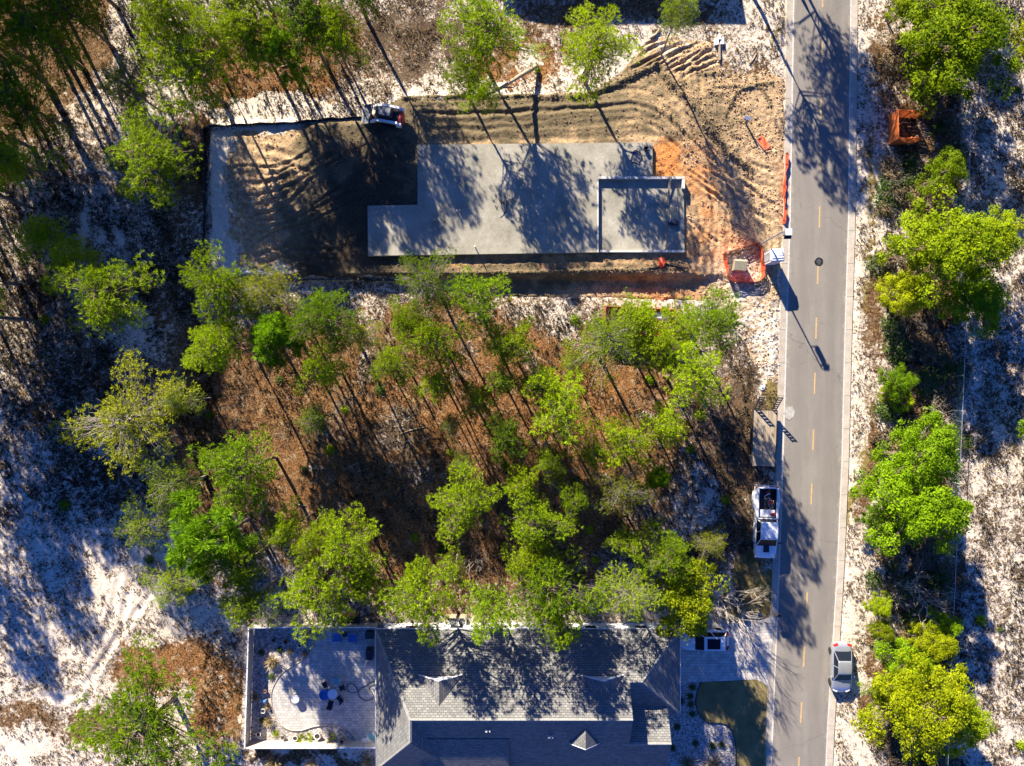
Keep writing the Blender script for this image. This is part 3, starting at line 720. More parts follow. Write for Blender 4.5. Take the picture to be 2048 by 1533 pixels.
board('survey_stake', 'pale wooden stake leaning at the slab edge right of centre', (1098, 488), (1094, 478), ZS - 0.05, ZS + 0.95, 0.09, 0.04, MT['pale_wood'], 'stake')
board('plank', 'long dark plank lying from the garage back lip down to its floor', (1341, 352), (1335, 412), ZS + 0.12, ZG + 0.06, 0.2, 0.05, MT['wood'], 'plank')
board('plank', 'narrow strip on the garage floor below the pallet, partly a pole shadow', (1333, 445), (1331, 498), ZG + 0.05, ZG + 0.05, 0.16, 0.05, MT['wood'], 'plank')  # solid wooden strip, partly standing in for a pole shadow
# pallet with bags
t = thing('pallet', 'weathered wooden pallet standing in the sunken garage corner', 'pallet', W(1343, 429, ZG + 0.05), R(3))

for k in range(7):
    x = -0.5 + k * 0.16; MB().box(x, x + 0.11, -0.6, 0.6, 0.115, 0.14).build('deck_board', MT['pale_wood'], t)
for y in (-0.55, -0.04, 0.47): MB().box(-0.5, 0.57, y, y + 0.09, 0.0, 0.114).build('stringer', MT['wood'], t)
t2 = thing('cement_bag', 'slumped dark bag at the lower end of the pallet', 'bag', W(1346, 446, ZG + 0.1))
MB().loft([(-0.45, 0.05, 0.0, 0.08), (-0.4, 0.2, 0, 0.2), (0, 0.28, 0, 0.26), (0.4, 0.22, 0, 0.18), (0.46, 0.05, 0.02, 0.1)], 14, 3).build('sack', MT['navy'], t2).rotation_euler[2] = 1.4
MB().loft([(-0.2, 0.04, 0.0, 0.08), (0, 0.14, 0, 0.3), (0.2, 0.04, 0, 0.12)], 12, 3).build('folded_top', MT['grey_plastic'], t2).location = (-0.3, 0.1, 0)
# bucket and tarp loop on the slab corner
t = thing('bucket', 'black bucket at the upper right corner of the slab', 'bucket', W(1291, 299, ZS))
m = MB(); m.lathe([(0.15, 0), (0.19, 0.38), (0.205, 0.38), (0.205, 0.40), (0.17, 0.40), (0.14, 0.05)], 14); m.build('body', MT['black'], t)
MB().tube([(0.19, 0, 0.36), (0.14, 0.1, 0.44), (-0.14, 0.1, 0.44), (-0.19, 0, 0.36)], 0.01, 5).build('handle', MT['steel'], t)
t = thing('rubber_mat', 'crumpled black edged plastic sheet beside the bucket on slab', 'sheet', W(1272, 316, ZS + 0.01))
ring = [(0.45 * math.cos(a) + 0.06 * math.sin(3 * a), 0.55 * math.sin(a) - 0.1 * math.cos(2 * a), 0.05 + 0.05 * math.sin(4 * a)) for a in np.linspace(0, 6.283, 28)]
MB().tube(ring, 0.045, 6).build('rolled_edge', MT['black'], t)
m = MB(); m.prism([(p[0] * 0.9, p[1] * 0.9) for p in ring[:-1]], 0.0, 0.015); m.build('sheet', MT['bucket_steel'], t)

# ------------------------------------------------------------------ silt fence
def silt_fence(label, pts, hgt=0.55, zfun=None):
    t = thing('silt_fence', label, 'silt fence')
    path = smooth_path([(*W(a, b)[:2], 0) for a, b in pts], 0.4)
    m = MB(); vs = []; fs = []
    for i, (x, y, _) in enumerate(path):
        z = float(ground_z(np.array([x]), np.array([y]))[0]); w = 0.05 * math.sin(i * 1.3) + 0.04 * math.sin(i * 0.47)
        d = Vector((path[min(i + 1, len(path) - 1)][0] - path[max(i - 1, 0)][0], path[min(i + 1, len(path) - 1)][1] - path[max(i - 1, 0)][1])).normalized()
        nx, ny = -d.y, d.x
        for s_ in (-0.012, 0.012):
            vs += [(x + nx * s_, y + ny * s_, z - 0.15), (x + nx * (w + s_), y + ny * (w + s_), z + hgt * (0.93 + 0.07 * math.sin(i)))]
        if i:
            a = 4 * i; b = a - 4; fs += [(b, a, a + 1, b + 1), (b + 2, b + 3, a + 3, a + 2), (b + 1, a + 1, a + 3, b + 3)]
        if i % 5 == 0:
            MB().box(x - 0.03, x + 0.03, y - 0.03, y + 0.03, z - 0.2, z + hgt + 0.15).build('stake', MT['wood'], t)
    m.add(vs, fs); m.build('fabric', MT['black_cloth'], t)
silt_fence('black silt fence along the upper and left edge of the dirt pad', [(735, 236), (680, 240), (600, 250), (500, 255), (420, 258), (411, 272), (413, 360), (410, 450), (409, 540), (415, 556)])
silt_fence('black silt fence along the lower edge of the pad behind pines', [(440, 553), (540, 562), (640, 561), (700, 560), (760, 562), (830, 560)])

# ------------------------------------------------------------------ plastic net barriers
def net(name, label, pts, hgt, lean=0.0, posts=5, closed=False, cat='barrier', cell=0.14, zadd=0.0):
    t = thing(name, label, cat)
    path = smooth_path([(*W(a, b)[:2], 0) for a, b in pts], cell)
    m = MB(); prev = None
    for i, (x, y, _) in enumerate(path):
        z = max(float(ground_z(np.array([x]), np.array([y]))[0]), -0.02) + 0.03 + zadd
        wob = 0.09 * math.sin(i * 0.35) + 0.05 * math.sin(i * 0.9)
        hh = hgt * (0.9 + 0.12 * math.sin(i * 0.21))
        cur = [(x + lean * k / 5 * hgt + wob * k / 5, y + wob * 0.6 * k / 5, z + hh * k / 5) for k in range(6)]
        if prev:
            for k in range(6):
                a, b = Vector(prev[k]), Vector(cur[k]); u = Vector((0, 0, 0.048))
                m.add([a - u, b - u, b + u, a + u], [(0, 1, 2, 3)])
            a0, a1, b1 = Vector(cur[0]), Vector(cur[5]), None
            d = (Vector(cur[0]) - Vector(prev[0])).normalized() * 0.042
            m.add([a0 - d, a0 + d, a1 + d, a1 - d], [(0, 1, 2, 3)])
        prev = cur
        if i % max(1, len(path) // posts) == 0:
            MB().tube([(x, y, z - 0.25), (x + 0.05, y, z + hgt + 0.15)], 0.025, 5).build('post', MT['dark_metal'], t)
    m.build('net', MT['orange_net'], t)
    return t
net('safety_net', 'orange safety netting looped around the tan utility cabinet', [(1443, 510), (1480, 498), (1515, 490), (1521, 520), (1519, 560), (1482, 566), (1457, 560), (1449, 535), (1443, 510)], 0.75, 0, 6)
net('safety_net', 'orange net strip sagging along the road edge above the toilet', [(1571, 308), (1570, 345), (1566, 380), (1568, 415), (1565, 448)], 0.32, 0.25, 6)
t = thing('fallen_net', 'orange net panel lying flat with dark stakes near the road', 'barrier', on_ground(1526, 287), R(-54))
m = MB(); nx_, ny_ = 10, 6
vs = [(-0.75 + 1.5 * i / nx_, -0.32 + 0.64 * j / ny_, 0.10 + 0.05 * math.sin(i * 0.9 + j)) for j in range(ny_ + 1) for i in range(nx_ + 1)]
m.add(vs, [(j * (nx_ + 1) + i, j * (nx_ + 1) + i + 1, (j + 1) * (nx_ + 1) + i + 1, (j + 1) * (nx_ + 1) + i) for j in range(ny_) for i in range(nx_)])
m.build('net', MT['orange_net'], t)
MB().tube([(-1.3, -0.38, 0.1), (1.1, -0.34, 0.14)], 0.045, 6).build('stake', MT['wood'], t)
MB().tube([(0.55, -0.6, 0.12), (0.62, 0.4, 0.16)], 0.03, 6).build('stake', MT['wood'], t)
MB().tube([(-0.6, -0.7, 0.1), (-0.62, 0.2, 0.16)], 0.03, 6).build('stake', MT['wood'], t)
# heap of netting
x, y, z = W(1323, 526, ZP); t = tag(MB().loft([(-0.5, 0.05, 0, 0.1), (-0.3, 0.3, 0, 0.22), (0.05, 0.38, 0, 0.34), (0.35, 0.2, 0, 0.2), (0.5, 0.05, 0, 0.08)], 14, 2.2).build('netting_heap', MT['orange_net']), 'small crumpled heap of orange netting below the garage corner', 'netting')
for v in t.data.vertices: v.co += Vector((random.uniform(-1, 1), random.uniform(-1, 1), random.uniform(-0.4, 1))) * 0.09
t.location = (x, y, z)
x = smooth_path([(*W(a, b)[:2], ZP + 0.07) for a, b in ((1262, 545), (1300, 541), (1330, 533), (1355, 538), (1370, 540))], 0.3)
tag(MB().tube(x, 0.09, 6).build('black_hose_roll', MT['black_cloth']), 'long black rolled cloth lying below the garage corner', 'cloth')

# ------------------------------------------------------------------ utility things by the road
t = thing('utility_cabinet', 'tan pad mounted electrical cabinet inside the orange net', 'cabinet', W(1475, 533, gz(1475, 533)), R(-4))
MB().box(-0.75, 0.75, -0.7, 0.7, -0.1, 0.12, bev=0.02).build('concrete_pad', MT['gutter'], t)
MB().prism([(-0.5, 0.12), (0.45, 0.12), (0.45, 0.95), (0.3, 1.05), (-0.5, 0.85)], -0.55, 0.55, M=Matrix(((0, 0, 1, 0), (1, 0, 0, 0), (0, 1, 0, 0), (0, 0, 0, 1)))).build('housing', MT['tan_metal'], t)
MB().box(-0.5, 0.5, -0.523, -0.502, 0.2, 0.78).build('door', MT['tan_metal'], t)
MB().box(0.1, 0.2, -0.55, -0.524, 0.45, 0.6).build('latch', MT['dark_metal'], t)
t = thing('portable_toilet', 'white portable toilet standing at the road edge', 'toilet', W(1537, 519, 0.0), R(4))
m = MB().box(-0.56, 0.56, -0.58, 0.58, 0.0, 0.14, bev=0.02); m.build('skid_base', MT['grey_plastic'], t)
MB().box(-0.54, 0.54, -0.55, 0.55, 0.141, 2.08, bev=0.03).build('cabin', MT['white_plastic'], t)
m = MB(); rp = []
for k in range(7):
    a = k / 6; yy = -0.58 + 1.16 * a; rp.append((yy, 0.58, 2.081, 2.14 + 0.16 * math.sin(math.pi * a)))
m.loft(rp, 20, 5); m.build('roof', MT['white_plastic'], t)
for k in range(5): MB().box(-0.5, 0.5, -0.47 + 0.2 * k, -0.42 + 0.2 * k, 2.2, 2.31 - 0.018 * abs(k - 2) ** 2).build('roof_rib', MT['white_plastic'], t)
MB().box(-0.575, -0.541, -0.36, 0.36, 0.25, 1.95).build('door', MT['grey_plastic'], t)
for s_ in (-1, 1): MB().box(-0.3, 0.3, s_ * 0.552 - 0.006, s_ * 0.552 + 0.006, 1.75, 1.98).build('vent', MT['dark_metal'], t)
MB().tube([(0.35, 0.35, 2.15), (0.35, 0.35, 2.5)], 0.05, 8).build('vent_pipe', MT['grey_plastic'], t)
t = thing('street_lamp', 'tall grey street lamp standing just above the portable toilet', 'street lamp', W(1517, 491, 0.0))
MB().lathe([(0.16, -0.1), (0.16, 0.25), (0.09, 0.35), (0.075, 3.0), (0.06, 5.95), (0.0, 6.0)], 10).build('pole', MT['steel'], t)
MB().box(0.0, 0.62, -0.03, 0.03, 5.75, 5.81).build('arm', MT['steel'], t)
MB().box(0.0, 0.45, -0.025, 0.025, 4.85, 4.9).build('arm', MT['steel'], t)
MB().box(0.30, 0.66, -0.2, 0.2, 4.92, 5.70, bev=0.03).build('lantern', MT['steel'], t)
MB().prism([(0.22, -0.3), (0.74, -0.3), (0.74, 0.24), (0.22, 0.24)], 5.82, 5.88).build('lantern_cap', MT['lamp_lens'], t)
M = Matrix.Translation((0.5, -0.3, 5.62)) @ Matrix.Rotation(R(35), 4, 'X'); MB().box(-0.3, 0.3, -0.28, 0.1, -0.02, 0.02, M=M).build('solar_panel', MT['glass'], t)
# temporary power post and permit board
t = thing('power_post', 'brown post with white meter boxes lying near the top', 'power post', on_ground(1438, 120), R(1))
MB().box(-0.08, 0.08, -0.1, 2.3, 0.08, 0.22).build('post', MT['wood'], t)
MB().box(-0.42, -0.09, 1.25, 1.85, 0.05, 0.3, bev=0.01).build('meter_box', MT['white_plastic'], t)
MB().box(0.09, 0.42, 1.3, 1.85, 0.05, 0.27, bev=0.01).build('breaker_box', MT['white_plastic'], t)
MB().box(-0.13, 0.13, 1.7, 2.2, 0.221, 0.34, bev=0.01).build('weather_head', MT['lamp_lens'], t)
t = thing('permit_board', 'dark post with small white tilted permit board beside pole shadow', 'sign', on_ground(1491, 246), 0)
MB().box(-0.06, 0.06, -0.06, 0.06, -0.3, 1.15).build('post', MT['dark_metal'], t)
M = Matrix.Translation((-0.2, 0.0, 1.18)) @ Matrix.Rotation(R(-20), 4, 'Z') @ Matrix.Rotation(R(30), 4, 'X'); MB().box(-0.32, 0.3, -0.14, 0.14, 0, 0.05, M=M).build('board', MT['white_plastic'], t)
t = thing('water_meter', 'round white and blue water meter cover on grass above trailer', 'meter cover', on_ground(1524, 776))
MB().lathe([(0.24, -0.1), (0.24, 0.10), (0.19, 0.13)], 16).build('rim', MT['white_plastic'], t)
MB().lathe([(0.12, 0.10), (0.12, 0.15), (0.05, 0.17)], 12).build('cap', MT['teal'], t)

# ------------------------------------------------------------------ roll-off dumpster under the pines
c1 = Vector(W(1281, 643, 1.4)); t = thing('dumpster', 'rusty orange open top dumpster half hidden under pine branches', 'dumpster', (c1.x, c1.y, 0), R(-3))
L2, W2 = 3.2, 1.25
for nm, b in (('side_wall', (-L2, L2, W2 - 0.09, W2, 0.1, 1.45)), ('side_wall', (-L2, L2, -W2, -W2 + 0.09, 0.1, 1.45)), ('end_wall', (-L2 - 0.001, -L2 + 0.09, -W2 + 0.091, W2 - 0.091, 0.1, 1.448)), ('end_wall', (L2 - 0.09, L2 + 0.001, -W2 + 0.091, W2 - 0.091, 0.1, 1.448)), ('floor', (-L2 + 0.095, L2 - 0.095, -W2 + 0.095, W2 - 0.095, 0.1, 0.2))):
    MB().box(*b).build(nm, MT['rust_orange'], t)
for k in range(9):
    x = -L2 + 0.2 + k * 0.75
    for s_ in (-1, 1): MB().box(x, x + 0.1, s_ * W2 + (0.002 if s_ > 0 else -0.08), s_ * W2 + (0.08 if s_ > 0 else -0.002), 0.12, 1.35).build('rib', MT['rust_orange'], t)
b = thing('brush_pile', 'cut branches and brush heaped inside the orange dumpster', 'brush', (c1.x, c1.y, 0), R(-3))
for k in range(34):
    x0, y0 = random.uniform(-2.7, 2.7), random.uniform(-0.9, 0.9); a = random.uniform(0, 6.28); l = random.uniform(0.5, 1.1); z0 = random.uniform(0.35, 0.9)
    p1 = (max(-3, min(3, x0 + l * math.cos(a))), max(-1.05, min(1.05, y0 + l * math.sin(a))), z0 + random.uniform(-0.1, 0.4))
    MB().tube([(x0, y0, z0), ((x0 + p1[0]) / 2, (y0 + p1[1]) / 2, z0 + 0.15), p1], [0.05, 0.035, 0.015], 5).build('stick', MT['log'] if k % 2 else MT['twig'], b)
m = MB(); m.loft([(-0.9, 0.05, 0.5, 0.6), (-0.6, 0.3, 0.5, 0.8), (0, 0.35, 0.5, 1.0), (0.5, 0.25, 0.5, 0.8), (0.9, 0.05, 0.5, 0.6)], 16, 2.4)
o = m.build('plastic_sheet', MT['white_plastic'])
for v in o.data.vertices: v.co += Vector((random.uniform(-1, 1), random.uniform(-1, 1), random.uniform(-1, 1))) * 0.08
o.location = (*W(1322, 632, 1.2)[:2], 0.15); o.rotation_euler = (0, 0, 1.4); tag(o, 'white crumpled plastic sheet at the right end of the dumpster', 'plastic')

# ------------------------------------------------------------------ skid steer loader
t = thing('skid_loader', 'white compact track loader with red rear and steel bucket', 'loader', (*W(772, 237, 1.0)[:2], 0.72), R(90 - 11))
# local +y is forward (towards the bucket)
for s_ in (-1, 1):
    x0, x1 = (0.52, 0.88) if s_ > 0 else (-0.88, -0.52)
    tr = MB(); 
    prof = [(-1.25, 0.35), (-1.05, 0.72), (0.75, 0.72), (1.1, 0.4), (0.85, 0.06), (-0.95, 0.06)]
    tr.prism(prof, x0, x1, M=Matrix(((0, 0, 1, 0), (1, 0, 0, 0), (0, 1, 0, 0), (0, 0, 0, 1))))
    o = tr.build('track', MT['tyre'], t)
    for k in range(9): MB().box(x0 - 0.01, x1 + 0.01, -1.0 + 0.2 * k, -0.92 + 0.2 * k, 0.715, 0.75).build('cleat', MT['tyre'], o)
MB().loft([(-1.35, 0.45, 0.35, 1.0), (-1.25, 0.52, 0.3, 1.15), (0.7, 0.5, 0.3, 0.95), (0.95, 0.42, 0.35, 0.7)], 20, 6).build('chassis', MT['dark_metal'], t)
MB().loft([(-0.85, 0.40, 0.96, 1.9), (-0.75, 0.44, 0.96, 2.02), (0.45, 0.44, 0.9, 2.02), (0.6, 0.40, 0.85, 1.95)], 20, 7).build('cab', MT['black'], t)
MB().box(-0.36, 0.36, -0.68, 0.38, 2.021, 2.05, bev=0.01).build('cab_roof', MT['bucket_steel'], t)
MB().box(-0.36, 0.36, 0.58, 0.62, 1.0, 1.85).build('windshield', MT['glass'], t)
MB().loft([(-1.72, 0.40, 0.5, 1.2), (-1.62, 0.56, 0.45, 1.38), (-1.36, 0.58, 0.45, 1.42)], 20, 5).build('rear_door', MT['red'], t)
MB().box(-0.45, 0.45, -1.35, -0.86, 1.16, 1.32, bev=0.03).build('engine_hood', MT['dark_metal'], t)
for s_ in (-1, 1):
    x = s_ * 0.68
    pts = [(-1.45, 1.45), (-1.35, 1.68), (0.2, 1.62), (0.75, 1.35), (1.28, 0.62), (1.12, 0.55), (0.62, 1.15), (0.1, 1.38), (-1.3, 1.42)]
    MB().prism(pts, x - 0.10, x + 0.10, M=Matrix(((0, 0, 1, 0), (1, 0, 0, 0), (0, 1, 0, 0), (0, 0, 0, 1)))).build('lift_arm', MT['white_paint'], t)
    MB().box(x - 0.13, x + 0.13, -1.66, -1.2, 0.8, 1.41, bev=0.03).build('arm_tower', MT['white_paint'], t)
    MB().tube([(s_ * 0.5, 0.5, 0.7), (s_ * 0.5, 1.2, 0.45)], 0.05, 8).build('tilt_cylinder', MT['steel'], t)
m = MB()
prof = [(1.32, 0.75), (1.36, 0.12), (1.5, 0.02), (2.2, 0.0), (2.2, 0.04), (1.55, 0.08), (1.42, 0.16), (1.38, 0.75)]
m.prism(prof, -0.88, 0.88, M=Matrix(((0, 0, 1, 0), (1, 0, 0, 0), (0, 1, 0, 0), (0, 0, 0, 1))))
for s_ in (-0.9, 0.88): m.prism([(1.34, 0.74), (1.36, 0.1), (1.5, 0.0), (2.15, 0.0), (1.75, 0.4)], s_, s_ + 0.02, M=Matrix(((0, 0, 1, 0), (1, 0, 0, 0), (0, 1, 0, 0), (0, 0, 0, 1))))
m.build('bucket', MT['bucket_steel'], t)

# ------------------------------------------------------------------ vehicles
def wheel(parent, x, y, r=0.36, w=0.24):
    s_ = 1 if x > 0 else -1
    tm = Matrix.Translation((x, y, r)) @ Matrix.Rotation(R(90), 4, 'Y')
    m = MB(); m.lathe([(r * 0.62, -w / 2), (r * 0.93, -w / 2), (r, -w / 3), (r, w / 3), (r * 0.93, w / 2), (r * 0.62, w / 2)], 20); o = m.build('wheel', MT['tyre'], parent); o.matrix_local = tm
    m = MB(); m.lathe([(r * 0.6, -w * 0.45), (r * 0.6, w * 0.45), (r * 0.2, w * 0.40)], 14); q = m.build('rim', MT['rim'], o)
    if s_ < 0: q.rotation_euler = (math.pi, 0, 0)
def pane(mb, a, b, c, d, inset=0.05, out=0.012):
    A, B, C_, D = map(Vector, (a, b, c, d)); ctr = (A + B + C_ + D) / 4
    n = (B - A).cross(D - A).normalized()
    q = [p + (ctr - p) * inset + n * out for p in (A, B, C_, D)]
    mb.add(q + [p - n * 0.02 for p in q], [(0, 1, 2, 3), (0, 4, 5, 1), (1, 5, 6, 2), (2, 6, 7, 3), (3, 7, 4, 0)])
    return mb
def cabin(t, base, roof, mat, roofmat=None, sides=1):
    """base/roof: (y_rear, y_front, half width, z)"""
    b0, b1, bw, bz = base; r0, r1, rw, rz = roof
    B = [(-bw, b0, bz), (bw, b0, bz), (bw, b1, bz), (-bw, b1, bz)]; T = [(-rw, r0, rz), (rw, r0, rz), (rw, r1, rz), (-rw, r1, rz)]
    m = MB(); m.add(B + T, [(0, 1, 5, 4), (1, 2, 6, 5), (2, 3, 7, 6), (3, 0, 4, 7), (4, 5, 6, 7)]); m.build('cabin', mat, t)
    m = MB().loft([(r0 - 0.04, rw * 0.9, rz - 0.03, rz + 0.02), (r0 + 0.1, rw + 0.01, rz - 0.03, rz + 0.05), ((r0 + r1) / 2, rw + 0.01, rz - 0.03, rz + 0.075), (r1 - 0.1, rw + 0.01, rz - 0.03, rz + 0.05), (r1 + 0.04, rw * 0.9, rz - 0.03, rz + 0.02)], 20, 6)
    m.build('roof', roofmat or mat, t)
    pane(MB(), B[2], B[3], T[3], T[2], 0.07).build('windshield', MT['glass'], t)
    pane(MB(), B[0], B[1], T[1], T[0], 0.08).build('rear_window', MT['glass'], t)
    for s_ in (0, 1):
        if s_ == 0: a, b, c, d = map(Vector, (B[1], B[2], T[2], T[1]))
        else: a, b, c, d = map(Vector, (B[3], B[0], T[0], T[3]))
        for k in range(sides):
            f0, f1 = k / sides, (k + 1) / sides
            pane(MB(), a.lerp(b, f0), a.lerp(b, f1), d.lerp(c, f1), d.lerp(c, f0), 0.10).build('side_window', MT['glass'], t)
def car(name, label, px, py, rz, paint, L=4.5, dark_roof=False, hatch=False):
    t = thing(name, label, 'car', W(px, py, 0.7)[:2] + (0.0,), rz)
    h = L / 2; w = 0.9
    st = [(-h, w * 0.72, 0.35, 0.72), (-h + 0.08, w * 0.86, 0.25, 0.88), (-h + 0.35, w * 0.97, 0.2, 0.97), (-h + 1.1, w, 0.2, 1.0), (0, w, 0.2, 0.98), (h - 1.3, w, 0.2, 0.95), (h - 0.6, w * 0.96, 0.2, 0.86), (h - 0.2, w * 0.84, 0.22, 0.74), (h, w * 0.60, 0.32, 0.6)]
    MB().loft(st, 28, 5).build('body', paint, t)
    if hatch: cabin(t, (-h + 0.25, h - 1.25, w * 0.9, 0.93), (-h + 0.6, h - 1.95, w * 0.68, 1.6), paint, MT['glass'] if dark_roof else None, 2)
    else: cabin(t, (-h + 0.62, h - 1.22, w * 0.9, 0.93), (-h + 1.42, h - 1.95, w * 0.66, 1.40), paint, None, 2)
    for x in (-w + 0.1, w - 0.1):
        for y in (-h + 0.85, h - 0.85): wheel(t, x, y, 0.33, 0.22)
    for s_ in (-1, 1):
        M = Matrix.Translation((s_ * w * 0.70, -h + 0.12, 0.84)) @ Matrix.Rotation(R(s_ * 22), 4, 'Z'); MB().box(-0.22, 0.2, -0.07, 0.13, -0.1, 0.09, M=M, bev=0.02).build('tail_light', MT['red_lens'], t)
        M = Matrix.Translation((s_ * w * 0.62, h - 0.2, 0.68)) @ Matrix.Rotation(R(-s_ * 28), 4, 'Z'); MB().box(-0.2, 0.2, -0.14, 0.07, -0.07, 0.06, M=M, bev=0.02).build('headlight', MT['lamp_lens'], t)
        MB().box(s_ * (w + 0.09) - 0.09, s_ * (w + 0.09) + 0.09, h - 1.62, h - 1.5, 0.92, 1.05, bev=0.03).build('mirror', paint, t)
        MB().box(s_ * w * 0.97 - 0.03, s_ * w * 0.97 + 0.03, -0.35, -0.18, 0.78, 0.82).build('door_handle', MT['rim'], t)
    MB().box(-w * 0.7, w * 0.7, -h - 0.03, -h + 0.1, 0.32, 0.5, bev=0.03).build('rear_bumper', paint, t)
    MB().box(-0.45, 0.45, h - 0.08, h + 0.012, 0.36, 0.52, bev=0.02).build('grille', MT['black'], t)
    MB().box(-0.16, 0.16, -h - 0.012, -h + 0.02, 0.6, 0.7).build('number_plate', MT['white_plastic'], t)
    return t
car('sedan', 'silver sedan parked half on the right road verge', 1683, 1336, R(180 - 0.5), MT['silver_paint'])
xo = car('crossover', 'white car with dark sunroof on driveway under tree branches', 1409, 1281, R(90), MT['white_paint'], 4.35, False, True)
MB().box(-0.46, 0.46, -1.15, 0.0, 1.672, 1.69, bev=0.008).build('sunroof', MT['glass'], xo)

# pickup truck
t = thing('pickup_truck', 'white crew cab pickup with loaded open bed, parked behind trailer', 'pickup', W(1531.5, 1045, 0.9)[:2] + (0.0,), R(180 - 1.6))
wp = MT['white_paint']
MB().loft([(-0.35, 0.98, 0.42, 1.16), (0.2, 1.0, 0.4, 1.2), (1.5, 1.0, 0.4, 1.2), (2.2, 0.99, 0.42, 1.2), (2.6, 0.97, 0.44, 1.16), (2.9, 0.90, 0.46, 1.1), (3.1, 0.78, 0.5, 1.0), (3.22, 0.58, 0.55, 0.9)], 28, 6).build('body', wp, t)
MB().box(-0.85, 0.85, -3.1, 3.0, 0.36, 0.5).build('chassis', MT['dark_metal'], t)
bed = MB()
bed.box(-0.98, -0.78, -3.14, -0.36, 0.5, 1.32, bev=0.03); bed.box(0.78, 0.98, -3.14, -0.36, 0.5, 1.32, bev=0.03); bed.box(-0.779, 0.779, -0.44, -0.36, 0.62, 1.33)
bed.build('bed_wall', wp, t)
MB().box(-0.779, 0.779, -3.05, -0.441, 0.62, 0.72).build('bed_floor', MT['black'], t)
MB().box(-0.775, 0.775, -3.16, -3.06, 0.6, 1.3, bev=0.02).build('tailgate', wp, t)
for s_ in (-1, 1):
    MB().box(s_ * 0.74 - 0.012, s_ * 0.74 + 0.012, -3.05, -0.45, 0.73, 1.3).build('bed_liner', MT['black'], t)
    MB().loft([(-2.75, 0.05, 0.5, 0.9), (-2.45, 0.14, 0.48, 1.05), (-1.95, 0.17, 0.48, 1.12), (-1.4, 0.14, 0.48, 1.05), (-1.05, 0.05, 0.5, 0.9)], 16, 4).build('rear_fender', wp, t).location = (s_ * 1.05, 0, 0)
    MB().box(s_ * 0.9 - 0.09, s_ * 0.9 + 0.09, -3.18, -3.08, 0.85, 1.25, bev=0.015).build('tail_light', MT['red_lens'], t)
    MB().box(s_ * 0.74 - 0.16, s_ * 0.74 + 0.16, 2.98, 3.16, 0.78, 0.98, bev=0.02).build('headlight', MT['lamp_lens'], t)
    MB().box(s_ * 1.2 - 0.14, s_ * 1.2 + 0.14, 1.72, 1.84, 1.12, 1.34, bev=0.03).build('mirror', MT['black'], t)
    for y in (-1.95, 2.2): wheel(t, s_ * (0.86 if y > 0 else 1.0), y, 0.41, 0.28 if y > 0 else 0.36)
cabin(t, (-0.33, 2.05, 0.92, 1.18), (-0.15, 1.32, 0.76, 1.86), wp, None, 2)
MB().box(-0.26, 0.26, 1.98, 2.62, 1.185, 1.235, bev=0.015).build('hood_scoop', MT['black'], t)
for x in (-0.5, -0.08, 0.08, 0.5): MB().box(x - 0.06, x + 0.06, 1.2, 1.26, 1.905, 1.93).build('marker_light', MT['dark_metal'], t)
MB().box(-0.8, 0.8, 3.15, 3.24, 0.45, 0.72, bev=0.02).build('front_bumper', MT['rim'], t)
MB().box(-0.85, 0.85, -3.3, -3.17, 0.5, 0.66, bev=0.02).build('rear_bumper', MT['rim'], t)
PT = t.matrix_basis.copy()
def on_truck(name, label, cat, x, y, z, rz=0.0):
    o = thing(name, label, cat); o.matrix_basis = PT @ Matrix.Translation((x, y, z)) @ Matrix.Rotation(rz, 4, 'Z'); return o
t = on_truck('tool_box', 'pale metal toolbox across the pickup bed behind the cab', 'toolbox', 0, -0.85, 0.72)
MB().box(-0.71, 0.71, -0.3, 0.3, 0, 0.42, bev=0.02).build('chest', MT['steel'], t); MB().box(-0.715, 0.715, -0.31, 0.31, 0.421, 0.47, bev=0.015).build('lid', MT['lamp_lens'], t)
t = on_truck('fuel_can', 'red fuel can lying on the truck toolbox', 'fuel can', -0.5, -0.8, 1.195, 0.1)
MB().box(-0.2, 0.2, -0.12, 0.12, 0, 0.2, bev=0.04).build('body', MT['red'], t); MB().tube([(0.18, 0, 0.1), (0.38, 0, 0.16)], 0.03, 6).build('spout', MT['black'], t)
t = on_truck('plate_compactor', 'red and black engine machine in the middle of the truck bed', 'machine', -0.2, -2.0, 0.72, 0.5)
MB().box(-0.32, 0.32, -0.4, 0.4, 0.0, 0.1, bev=0.02).build('base_plate', MT['dark_metal'], t); MB().box(-0.2, 0.2, -0.2, 0.2, 0.1, 0.45, bev=0.04).build('engine', MT['bucket_steel'], t)
MB().box(-0.16, 0.14, 0.0, 0.34, 0.46, 0.62, bev=0.04).build('tank', MT['red'], t); MB().tube([(-0.25, -0.3, 0.2), (-0.25, -0.6, 0.6), (0.25, -0.6, 0.6), (0.25, -0.3, 0.2)], 0.03, 6).build('handle', MT['lamp_lens'], t)
t = on_truck('fuel_can', 'red fuel can near the tailgate in the truck bed', 'fuel can', -0.15, -2.75, 0.72, 0.7)
MB().box(-0.2, 0.2, -0.15, 0.15, 0, 0.34, bev=0.05).build('body', MT['red'], t); MB().tube([(-0.1, 0, 0.36), (0.1, 0, 0.36)], 0.03, 6).build('handle', MT['black'], t)
t = on_truck('tool_bundle', 'loose bundle of pale and dark hand tools in truck bed', 'tools', -0.45, -1.6, 0.75, 0.3)
for k in range(7):
    MB().tube([(-0.3 + 0.09 * k, -0.3, 0.1 + 0.06 * (k % 3)), (-0.2 + 0.06 * k, 0.35, 0.15 + 0.05 * ((k * 2) % 3))], 0.035, 6).build('handle', [MT['pale_wood'], MT['black'], MT['white_plastic'], MT['steel']][k % 4], t)

